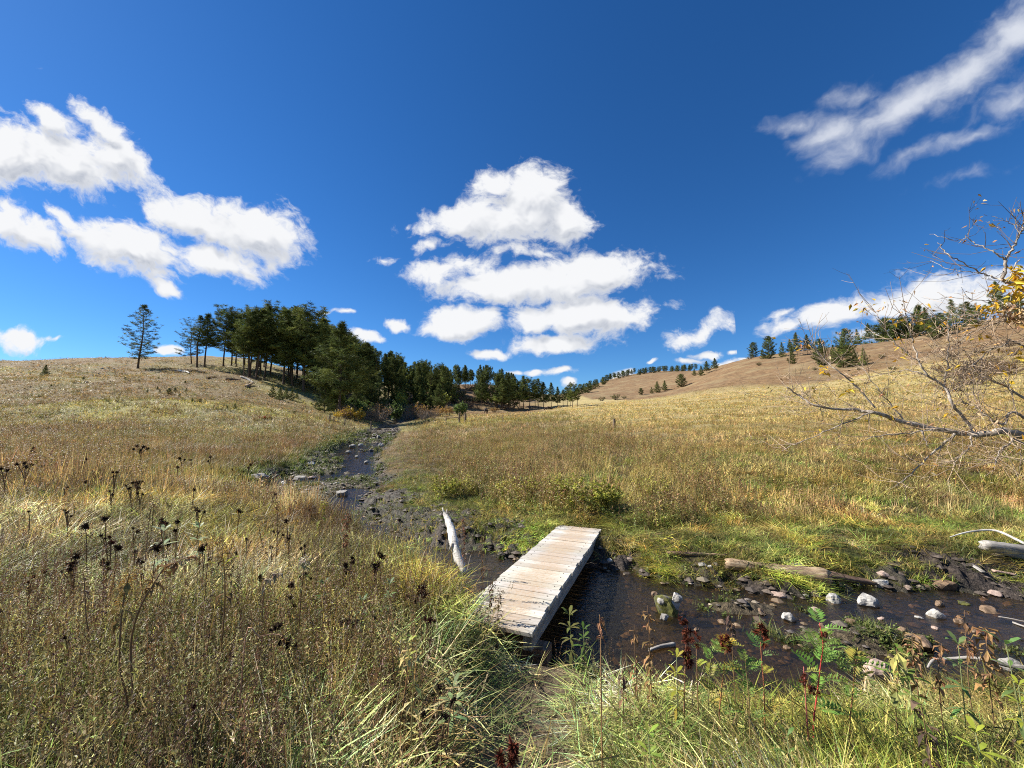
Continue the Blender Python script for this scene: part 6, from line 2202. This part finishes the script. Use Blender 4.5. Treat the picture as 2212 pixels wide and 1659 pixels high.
def build_foreground():
    rnd = random.Random(404)
    # left side
    dried_stalk([(286, 1511), (283, 1391), (302, 1315), (330, 1265), (353, 1231), (380, 1214), (409, 1202)], 2.15, 'long arching brown stalk with a drooping pale plume in the left foreground', rnd, 22, .07, r=.0045, plume=((.34, .26, .17), 110, .045, .22), along=(.5, .97))
    dried_stalk([(277, 1542), (260, 1447), (259, 1390), (264, 1320), (272, 1270), (280, 1240)], 2.1, 'upright stalk topped by an orange yellow feathery plume', rnd, 26, .07, (.26, .20, .08), r=.0042, plume=((.46, .28, .07), 120, .05, .34), along=(.45, .9))
    dried_stalk([(193, 1407), (186, 1330), (182, 1260), (180, 1237)], 2.5, 'thin dark upright stalk left of the orange plume', rnd, 8, .05, (.12, .07, .045), r=.003)
    dried_stalk([(484, 1330), (486, 1270), (484, 1225), (480, 1190)], 2.5, 'brown stalk with one long yellow green leaf right of the big head', rnd, 16, .07, (.20, .13, .06), r=.0035, plume=((.44, .27, .07), 90, .045, .3))
    whorl(482, 1222, .8, 'upright long yellow green leaf on the orange tipped stalk', rnd, .16, 3, (.42, .40, .05), 1, name='leafy_plant', lw=.09)
    dried_stalk([(650, 1290), (655, 1250), (657, 1222), (662, 1206)], 2.9, 'stalk with a creamy white drooping plume above green leaves', rnd, 12, .07, (.20, .22, .09), r=.0035, plume=((.50, .43, .30), 120, .06, .3))
    dried_stalk([(322, 1125), (328, 1100), (330, 1080)], 3.6, 'small pale yellow plume in the middle of the left weeds', rnd, 8, .06, (.24, .21, .09), plume=((.46, .36, .18), 100, .08, .5))
    dried_stalk([(570, 1285), (580, 1250), (590, 1236), (604, 1240)], 2.8, 'pale drooping dried leaf clump left of the creamy plume', rnd, 22, .08, (.33, .26, .18))
    dried_stalk([(450, 1200), (462, 1175), (474, 1165)], 2.9, 'orange brown drooping spray above the long yellow leaf', rnd, 6, .05, (.40, .24, .06), plume=((.44, .27, .07), 70, .045, .8))
    dried_stalk([(890, 1530), (893, 1470), (884, 1420), (880, 1380)], 2.15, 'straw coloured stalk with yellowing leaves in the centre foreground', rnd, 26, .075, (.46, .40, .16), (.35, .29, .13))
    dried_stalk([(530, 1380), (560, 1375), (590, 1370), (612, 1374)], 2.1, 'pinkish bent straw lying across the weeds', rnd, 0, r=.003, stemc=(.40, .22, .13))
    dried_stalk([(690, 1150), (696, 1110), (700, 1085)], 4.6, 'yellow green stalk standing against the creek pool', rnd, 24, .08, (.34, .33, .07), plume=((.44, .36, .08), 80, .07, .3))
    dried_stalk([(745, 1185), (748, 1140), (750, 1105)], 4.2, 'rusty brown weed before the churned mud', rnd, 34, .07, (.22, .10, .05), plume=((.24, .10, .05), 60, .06, .3))
    dried_stalk([(600, 1140), (596, 1090), (590, 1058)], 4.6, 'brown leafy weed before the wide grey pool rock', rnd, 30, .06, (.19, .11, .06), plume=((.18, .09, .05), 60, .06, .3))
    dried_stalk([(895, 1180), (893, 1140), (892, 1112)], 6.4, 'yellowish weed standing in front of the mud bank', rnd, 26, .07, (.30, .27, .08), plume=((.38, .33, .16), 60, .06, .3))
    dried_stalk([(846, 1160), (845, 1120), (843, 1095)], 6.6, 'short pale topped weed by the little blue puddle', rnd, 18, .06, (.28, .23, .10), plume=((.40, .34, .22), 50, .05, .3))
    dried_stalk([(1000, 1240), (1003, 1190), (1002, 1150), (1001, 1118)], 5.6, 'reddish brown weed just right of the bleached snag tip', rnd, 36, .06, (.20, .09, .05), plume=((.17, .08, .05), 70, .06, .35))
    dried_stalk([(1040, 1300), (1042, 1240), (1040, 1190), (1046, 1160)], 4.9, 'brown seedy weed close against the left edge of the bridge', rnd, 34, .06, (.17, .10, .055), plume=((.14, .085, .055), 80, .06, .35))
    dried_stalk([(1056, 1320), (1060, 1285), (1066, 1255)], 4.3, 'dark dry weed leaning over the near bridge planks', rnd, 30, .06, (.15, .085, .05), plume=((.11, .065, .045), 90, .06, .45))
    dried_stalk([(1075, 1345), (1076, 1310), (1080, 1275)], 4.0, 'grassy dry weed at the near left corner of the bridge', rnd, 22, .07, (.30, .23, .11), plume=((.20, .13, .08), 70, .06, .4))
    for px, py, h, lab, sz, col in ((842, 1262, .55, 'bright green leaf whorl beside the dark heads near the creek', .085, (.20, .28, .12)), (783, 1298, .5, 'second green leaf whorl lower left of the bright one', .085, (.18, .25, .11)), (978, 1483, .42, 'serrated light green whorl near the path edge', .085, (.24, .32, .13)), (623, 1469, .45, 'small upright green shoot in the left grass', .06, (.20, .28, .11)),
                                   (881, 1388, .5, 'yellow green leafy shoot in the centre foreground', .075, (.36, .37, .08)), (354, 1147, .75, 'pale whitish green leaved plant in the left weeds', .13, (.33, .38, .21)), (430, 1140, .7, 'pale green slender leaved plant right of the stacked heads', .12, (.30, .36, .18)), (200, 1325, .45, 'tiny yellow green shoot in the far left grass', .05, (.30, .36, .06)),
                                   (700, 1262, .55, 'dark green leaved shoot below the creamy plume', .09, (.09, .14, .045)), (990, 1185, .5, 'green leafy plant at the foot of the bleached snag', .11, (.20, .25, .08)), (1050, 1165, .5, 'yellow green plant behind the brown seedy weed', .12, (.30, .33, .07))):
        whorl(px, py, h, lab, rnd, sz, 15, col)
    # right side
    licorice([(1553, 1560), (1560, 1480), (1566, 1420), (1567, 1392)], 2.55, 'licorice plant with a russet bur and yellow top leaves', rnd, [(1568, 1396, 34), (1571, 1380, 24)], 9, (.34, .15, .06), top=(.52, .36, .04))
    licorice([(1652, 1560), (1650, 1480), (1645, 1420), (1643, 1385)], 2.6, 'licorice plant with a dark red bur and small green top leaf', rnd, [(1645, 1366, 34), (1650, 1358, 22)], 8, (.36, .12, .06), (.13, .21, .06))
    licorice([(1757, 1575), (1765, 1500), (1773, 1434), (1778, 1390), (1770, 1345)], 2.5, 'tallest green licorice plant with a bright red stem', rnd, [(1781, 1372, 18), (1768, 1500, 14)], 20, (.46, .05, .045), (.18, .29, .055), .22)
    licorice([(1835, 1580), (1842, 1500), (1846, 1450), (1850, 1420)], 2.45, 'low spreading licorice with long green leaves right of the red stem', rnd, [], 16, (.30, .14, .06), (.19, .31, .06), .22)
    licorice([(1620, 1580), (1618, 1510), (1612, 1450), (1610, 1425)], 2.45, 'green licorice between the two burred plants', rnd, [], 13, (.25, .18, .07), (.16, .25, .05), .17)
    licorice([(1530, 1540), (1532, 1470), (1536, 1420), (1538, 1390)], 2.7, 'feathery green licorice left of the russet bur', rnd, [], 11, (.22, .20, .08), (.20, .28, .06), .15)
    licorice([(1745, 1580), (1740, 1500), (1736, 1440)], 2.4, 'thin pink stemmed licorice with dried burs leaning left', rnd, [(1735, 1470, 20), (1750, 1490, 20)], 6, (.42, .12, .10), (.26, .28, .06), .12)
    licorice([(1478, 1540), (1479, 1480), (1481, 1420), (1482, 1385)], 2.6, 'tall rust red bur spike beside dead stalks on the near bank', rnd, [(1478, 1345, 26), (1482, 1365, 32), (1485, 1388, 32), (1484, 1412, 30), (1490, 1432, 26)], 3, (.24, .12, .06), (.22, .17, .08), .10, (.11, .032, .018))
    licorice([(1508, 1520), (1506, 1450), (1504, 1400)], 2.7, 'small dark bur right of the rust red spike', rnd, [(1504, 1379, 22)], 5, (.22, .12, .06), (.18, .24, .06), .12)
    dried_stalk([(1301, 1640), (1299, 1520), (1298, 1420), (1297, 1360), (1295, 1328)], 2.25, 'single tall thin brown stalk rising in front of the dark water', rnd, 16, .05, (.24, .13, .07), (.27, .15, .07), .0035, along=(.72, .98))
    dried_stalk([(1408, 1500), (1404, 1430), (1402, 1360), (1398, 1308)], 2.9, 'dead stalk draped with curled brown leaves left of the rust red spike', rnd, 52, .075, (.28, .165, .075), (.2, .12, .065), .0035, along=(.2, 1))
    dried_stalk([(1376, 1480), (1372, 1420), (1370, 1350)], 3.0, 'shorter dead leaf draped stalk beside the taller one', rnd, 34, .065, (.26, .15, .07), along=(.2, 1))
    dried_stalk([(1346, 1510), (1346, 1470), (1345, 1430)], 2.7, 'short dead brown sprig at the near water edge', rnd, 24, .05, (.17, .10, .065), along=(.3, 1))
    dried_stalk([(1585, 1450), (1582, 1400), (1580, 1350), (1574, 1320)], 2.9, 'blackened dry stalk behind the russet bur', rnd, 24, .06, (.10, .07, .05), along=(.4, 1))
    dried_stalk([(1985, 1520), (1980, 1460), (1972, 1410), (1970, 1365)], 2.6, 'twisted dead stalk with curled leaves by the brown boulder', rnd, 46, .08, (.30, .175, .08), along=(.3, 1))
    dried_stalk([(1935, 1530), (1940, 1460), (1936, 1400)], 2.55, 'leafy half dead stalk with yellow green blades at right', rnd, 30, .10, (.33, .31, .09), along=(.3, 1))
    dried_stalk([(2092, 1470), (2090, 1420), (2086, 1370), (2083, 1318)], 2.9, 'tall dark dried stalk near the crooked branch', rnd, 44, .07, (.22, .125, .06), along=(.35, 1))
    dried_stalk([(2140, 1500), (2136, 1450), (2132, 1400), (2128, 1355)], 2.6, 'tall brown leaf draped stalk over the crooked branch', rnd, 56, .085, (.27, .155, .07), along=(.25, 1))
    dried_stalk([(2030, 1500), (2028, 1440), (2034, 1390)], 2.6, 'brown dry weed between the two tall dead stalks', rnd, 30, .07, (.27, .15, .07), along=(.3, 1))
    dried_stalk([(2010, 1650), (2000, 1580), (1990, 1520)], 2.05, 'dark withered stalk low among bright grass at right', rnd, 26, .07, (.12, .08, .055), along=(.3, 1))
    for px, py, Y, lab, sz, col, n in ((2070, 1392, 2.6, 'green leaf whorl left of the brown draped stalk', .11, (.17, .27, .08), 14), (2173, 1392, 2.5, 'green leaf whorl near the right edge', .11, (.18, .28, .08), 12), (1462, 1420, 2.6, 'yellow topped leafy plant beside the rust red spike', .08, (.40, .38, .05), 18), (1400, 1585, 1.95, 'bright green leafy shoot low in the grass', .075, (.28, .38, .06), 14), (2107, 1582, 2.0, 'bright yellow green serrated plant at lower right', .095, (.36, .44, .05), 18),
                                       (1955, 1420, 2.6, 'lance leaved green plant among the dead stalks', .13, (.22, .32, .06), 14), (2200, 1480, 2.4, 'yellow flowered leafy plant at the right edge', .08, (.44, .46, .05), 18), (1700, 1590, 2.0, 'small green sprig beside the red stem base', .06, (.18, .27, .06), 12), (1260, 1360, 3.75, 'green sprig under the near bridge corner', .10, (.10, .17, .035), 14), (1230, 1330, 3.9, 'weedy yellow green sprig against the bridge side', .12, (.18, .20, .05), 18)):
        whorl(px, py, .4, lab, rnd, sz, int(n * 1.3), tuple(q * .8 for q in col), 4, Y=Y)
    # yellow green bushes along the trodden path beyond the bridge
    global BUSH
    BUSH['goldenrod'] = bush_proto(61, .8, .8, 30, (.20, .19, .07), [(.36, .37, .06), (.42, .40, .07), (.26, .29, .06), (.34, .26, .08)], 900, .062, .25, 1, .006)
    BUSH['goldenrod_dry'] = bush_proto(62, .8, .6, 20, (.18, .13, .07), [(.50, .43, .10), (.40, .31, .10), (.40, .41, .08)], 560, .05, .25, 1, .006)
    for k, px, py, top, lab, w in (('goldenrod', 1275, 1102, 1030, 'largest bright yellow green bush left of the trodden path', 1.25), ('goldenrod', 1312, 1100, 1042, 'bright bush at the path edge beside the largest one', .9), ('goldenrod', 1228, 1085, 1028, 'yellow green bush left of the largest one', .9), ('goldenrod_dry', 1190, 1078, 1030, 'tawny green bush beyond the far end of the bridge', 1.1), ('goldenrod_dry', 1420, 1088, 1030, 'tall tawny bush right of the trodden path', .9), ('goldenrod_dry', 1385, 1075, 1034, 'small dry bush right beside the trodden path', .8),
                                    ('goldenrod', 965, 1075, 1030, 'yellow green bush on the turf right of the creek pool', 1.1), ('goldenrod_dry', 1010, 1070, 1030, 'dry bush beside the one right of the creek pool', 1.2), ('goldenrod_dry', 1100, 1080, 1036, 'dry yellowish bush in the meadow front between pool and bridge', 1.3), ('goldenrod_dry', 1735, 1105, 1064, 'pale stalky bush standing in the right meadow', .7), ('goldenrod', 1150, 1072, 1034, 'small green bush left of the tawny green one', .9)):
        g = G(px, py)
        s = (P(px, top - 14, g.y).z - g.z) / .8
        shrub(k, g, s, lab, None, 'bush', w)


build_foreground()


# ------------------------------------------------------------------ the half bare tree reaching in at the right
def build_boxelder():
    rnd = random.Random(31)
    base = Vector((4.25, 2.75, H(4.25, 2.75) - .05))
    root = empty('boxelder_tree', base)
    tag(root, 'half bare tree reaching in from the right edge with yellow leaves', 'tree')
    m, nt, b = material('grey bark')
    tc = nt.node('ShaderNodeTexCoord')
    n = nt.noise(tc.outputs['Object'], 30, 5, .65)
    nt.set(b.inputs['Base Color'], nt.mix(nt.mr(n, .3, .7), (.14, .11, .085), (.48, .41, .33)))
    b.inputs['Roughness'].default_value = .85
    nt.l.new(nt.bump(n, .6, .01), b.inputs['Normal'])
    M_TW = leaf_material('tan twigs', rand=0, trans=0, rough=.75)
    tr = MB()
    tr.tube([Vector((.02, .03, -.1)), Vector((0, 0, .1)), Vector((.05, 0, .8)), Vector((.12, .02, 1.6)), Vector((.30, .06, 2.4)), Vector((.62, .1, 3.2)), Vector((1.0, .12, 4.0))], [.16, .115, .10, .092, .07, .05, .02], 12, jag=.08)
    obj('trunk', tr.mesh('trunk', m, True), root)
    def L(pix, y0, y1, r0, r1):
        n_ = len(pix)
        return ([P(px, py, y0 + (y1 - y0) * i / (n_ - 1) + rnd.uniform(-.03, .03)) for i, (px, py) in enumerate(pix)], r0, r1)
    j1 = base + Vector((.10, .01, 1.55)); j2 = base + Vector((.30, .06, 2.4)); j3 = base + Vector((0, 0, 1.2))
    limbs = [
        L([(2212, 943), (2127, 938), (2067, 935), (1967, 915), (1887, 891), (1855, 886), (1767, 878), (1727, 855), (1700, 836)], 2.72, 3.25, .034, .004),
        L([(2110, 937), (2087, 907), (2055, 870), (2040, 835), (2007, 811), (1983, 779), (1971, 735), (1959, 695), (1956, 672)], 2.8, 2.95, .017, .003),
        L([(2040, 835), (2047, 783), (2050, 740), (2046, 700)], 2.88, 2.8, .009, .002),
        L([(2065, 936), (2027, 967), (1991, 999), (1960, 1030), (1935, 1050)], 2.8, 3.1, .013, .003),
        L([(1887, 891), (1843, 907), (1780, 935), (1727, 955), (1690, 972)], 2.95, 3.2, .009, .002),
        L([(1983, 779), (1927, 735), (1903, 691), (1885, 668)], 2.92, 3.05, .007, .002),
        L([(1890, 880), (1847, 831), (1807, 799), (1779, 775), (1756, 745), (1738, 733)], 3.0, 3.2, .010, .002),
        L([(2068, 935), (2030, 925), (1990, 932), (1930, 938), (1870, 946)], 2.8, 3.0, .010, .003),
        L([(1990, 930), (2000, 950), (2004, 962)], 2.85, 2.8, .008, .003),
        L([(2100, 940), (2095, 965), (2070, 990), (2060, 1010)], 2.75, 2.7, .008, .002),
        L([(2212, 960), (2185, 955), (2160, 975), (2150, 1000)], 2.65, 2.6, .012, .003),
        L([(2212, 860), (2180, 838), (2140, 820), (2100, 800)], 2.7, 2.85, .012, .003),
        L([(2212, 900), (2170, 915), (2140, 905), (2110, 880), (2080, 868)], 2.7, 2.8, .012, .003),
        L([(1960, 915), (1930, 880), (1905, 850), (1880, 820), (1862, 790)], 2.95, 3.1, .008, .002),
        L([(2007, 811), (1960, 800), (1920, 805), (1880, 815)], 2.9, 3.1, .007, .002),
        L([(2230, 650), (2200, 618), (2168, 606), (2171, 580), (2173, 561), (2185, 540), (2195, 520), (2207, 500), (2215, 470)], 2.75, 2.6, .020, .004),
        L([(2172, 560), (2150, 548), (2127, 536), (2105, 524), (2087, 513)], 2.65, 2.75, .008, .003),
        L([(2087, 513), (2075, 517), (2041, 514), (2010, 504)], 2.75, 2.85, .004, .0015),
        L([(2085, 512), (2098, 497), (2103, 475)], 2.75, 2.7, .003, .0012),
        L([(2166, 606), (2145, 598), (2120, 590), (2089, 571), (2051, 552), (2038, 540), (2027, 524)], 2.68, 2.85, .009, .002),
        L([(2118, 590), (2077, 586), (2041, 578), (2010, 562)], 2.72, 2.9, .005, .0015),
        L([(2077, 586), (2035, 592), (1993, 585)], 2.75, 2.95, .003, .0012),
        L([(2185, 660), (2156, 651), (2120, 648), (2089, 646), (2050, 642), (2024, 632)], 2.65, 2.9, .006, .0015),
        L([(2200, 660), (2171, 655), (2123, 676), (2077, 685), (2048, 669)], 2.62, 2.85, .008, .002),
        L([(2200, 560), (2180, 600), (2172, 610)], 2.6, 2.6, .006, .004),
        L([(2212, 700), (2180, 690), (2150, 700), (2110, 715), (2075, 735), (2050, 760)], 2.7, 2.9, .010, .002),
        L([(2212, 750), (2170, 745), (2135, 760), (2100, 790), (2075, 800)], 2.7, 2.85, .010, .002),
        L([(2205, 505), (2185, 485), (2165, 475), (2140, 468)], 2.6, 2.65, .004, .0015),
        L([(2208, 500), (2190, 470), (2184, 455)], 2.6, 2.6, .004, .0015),
    ]
    for k, j in ((0, j1), (10, j1), (12, j1), (11, base + Vector((.15, .02, 1.75))), (15, j2), (25, base + Vector((.25, .05, 2.2))), (26, base + Vector((.22, .04, 2.05)))):
        pts, a, c = limbs[k]
        limbs[k] = ([j] + pts, a * 1.2, c)
    tw = MB(); ends = []; along = []
    for li, (pts, r0, r1) in enumerate(limbs):
        sparse = li >= 15 and li not in (25, 26)
        sp = smooth_poly(pts, 5)
        sp = [q + Vector((rnd.gauss(0, .004), rnd.gauss(0, .004), rnd.gauss(0, .004))) for q in sp]
        mb = MB(); mb.tube([q - base for q in sp], taper([r0 * .68, (r0 + r1) * .32, r1 * .9], len(sp)), 8 if r0 > .008 else 5, jag=.10)
        obj('limb', mb.mesh('limb', m, True), root)
        ends.append(sp[-1])
        ln = sum((sp[i + 1] - sp[i]).length for i in range(len(sp) - 1))
        nt_ = int(ln / (.075 if sparse else .029))
        for i in range(nt_):
            t = rnd.uniform(.18, 1) if pts[0].x > 3.3 else rnd.uniform(.05, 1)
            f = t * (len(sp) - 1); a = min(len(sp) - 2, int(f)); q = sp[a].lerp(sp[a + 1], f - a)
            if q.x / q.y > 1.42: continue
            d0 = (sp[a + 1] - sp[a]).normalized()
            d = (d0 * rnd.uniform(.2, .9) + Vector((rnd.gauss(0, .6), rnd.gauss(0, .7), rnd.gauss(.25, .6)))).normalized()
            Lt = rnd.uniform(.06, .42) * (1 if r0 > .006 else .6)
            g = rnd.uniform(.7, 1.35)
            col = (.16 * g, .12 * g, .09 * g) if sparse else (.38 * g, .28 * g, .19 * g)
            p1 = q + d * Lt * .5 + Vector((0, 0, -.02 * Lt)); p2 = p1 + (d + Vector((rnd.gauss(0, .25), rnd.gauss(0, .25), .35))).normalized() * Lt * .5
            rr = .0021 if r0 > .006 else .0016
            tw.tube([q - base, p1 - base, p2 - base], [rr, rr * .8, rr * .45], 4, col, cap=False)
            along.append(p2)
            for _ in range(rnd.randint(0, 3)):
                s = rnd.uniform(.3, 1); q2 = p1.lerp(p2, s)
                d2 = (d + Vector((rnd.gauss(0, .7), rnd.gauss(0, .7), rnd.gauss(.2, .6)))).normalized() * Lt * rnd.uniform(.15, .5)
                tw.tube([q2 - base, q2 + d2 * .5 - base, q2 + d2 + Vector((0, 0, .01)) - base], [rr * .6, rr * .5, rr * .3], 3, col, cap=False)
                along.append(q2 + d2)
    obj('twigs', tw.mesh('twigs', M_TW), root)
    # yellow leaf clusters and tan hanging keys
    lf = MB(); ky = MB()
    def cluster(p, n, size, cols, mb, drop=.5):
        for _ in range(n):
            d = Vector((rnd.gauss(0, .8), rnd.gauss(0, .8), rnd.gauss(-drop, .5))).normalized()
            q = p + Vector((rnd.gauss(0, .022), rnd.gauss(0, .022), rnd.gauss(0, .018)))
            Ls = size * rnd.uniform(.6, 1.25)
            c = jit(rnd, rnd.choice(cols), .25)
            s = d.cross(Vector((rnd.gauss(0, 1), rnd.gauss(0, 1), rnd.gauss(0, 1)))).normalized() * Ls * .2
            u = d.cross(s).normalized() * Ls * .10
            a = q + d * Ls * .35; e = q + d * Ls + Vector((0, 0, -.15 * Ls))
            mb.add([q - base, a + s + u - base, a - base, a - s + u - base, e - base], [(0, 1, 2), (0, 2, 3), (1, 4, 2), (2, 4, 3)], c)
    Y_ = [(.66, .42, .03), (.58, .34, .03), (.70, .50, .06)]
    T_ = [(.46, .31, .17), (.52, .38, .22), (.40, .24, .12), (.50, .30, .10)]
    for px, py, Y, n in ((1736, 735, 3.2, 7), (1741, 742, 3.2, 5), (1776, 798, 3.15, 8), (1770, 790, 3.15, 5), (1786, 803, 3.15, 5), (1824, 845, 3.1, 9), (1944, 743, 3.0, 10), (1938, 740, 3.0, 5), (1935, 692, 3.0, 7), (1886, 668, 3.0, 4), (1862, 664, 3.05, 4), (1933, 873, 2.95, 5), (1912, 887, 2.95, 5), (2015, 703, 2.85, 4), (2144, 660, 2.7, 18), (2136, 668, 2.7, 14), (2156, 622, 2.65, 22), (2166, 626, 2.65, 12),
                         (2195, 590, 2.6, 26), (2206, 600, 2.6, 30), (2210, 580, 2.6, 16), (2200, 612, 2.6, 22), (2204, 630, 2.6, 26), (2212, 642, 2.6, 20), (2190, 640, 2.6, 10), (2180, 755, 2.7, 6), (2195, 780, 2.7, 6), (2200, 770, 2.65, 8), (2170, 800, 2.7, 4), (2185, 835, 2.7, 4), (2100, 700, 2.8, 4)):
        cluster(P(px + rnd.uniform(-5, 5), py + rnd.uniform(-8, 8), Y), max(3, int(n * .62)), .056, Y_, lf, .3)
    for px, py, Y, n in ((2180, 660, 2.65, 34), (2195, 668, 2.62, 34), (2205, 680, 2.6, 40), (2190, 690, 2.65, 26), (2170, 680, 2.68, 22), (2208, 700, 2.6, 30), (1950, 672, 2.95, 7), (1960, 690, 2.95, 7), (1905, 668, 3.0, 6), (1868, 672, 3.05, 6), (1858, 660, 3.05, 5), (1980, 690, 2.95, 8), (2040, 705, 2.85, 10), (1985, 720, 2.95, 8), (1745, 740, 3.2, 5), (1830, 808, 3.1, 8), (1788, 770, 3.15, 6), (1780, 785, 3.15, 8)):
        cluster(P(px, py, Y), max(3, int(n * .7)), .04, T_, ky, .5)
    for p in along:
        if rnd.random() < .14: cluster(p, rnd.randint(1, 3), .032, T_, ky, .4)
        elif rnd.random() < .02: cluster(p, 2, .05, Y_, lf, .3)
    obj('leaves', lf.mesh('leaves', M_PLEAF), root)
    obj('dry_leaves', ky.mesh('dry_leaves', M_DRYLEAF), root)


build_boxelder()
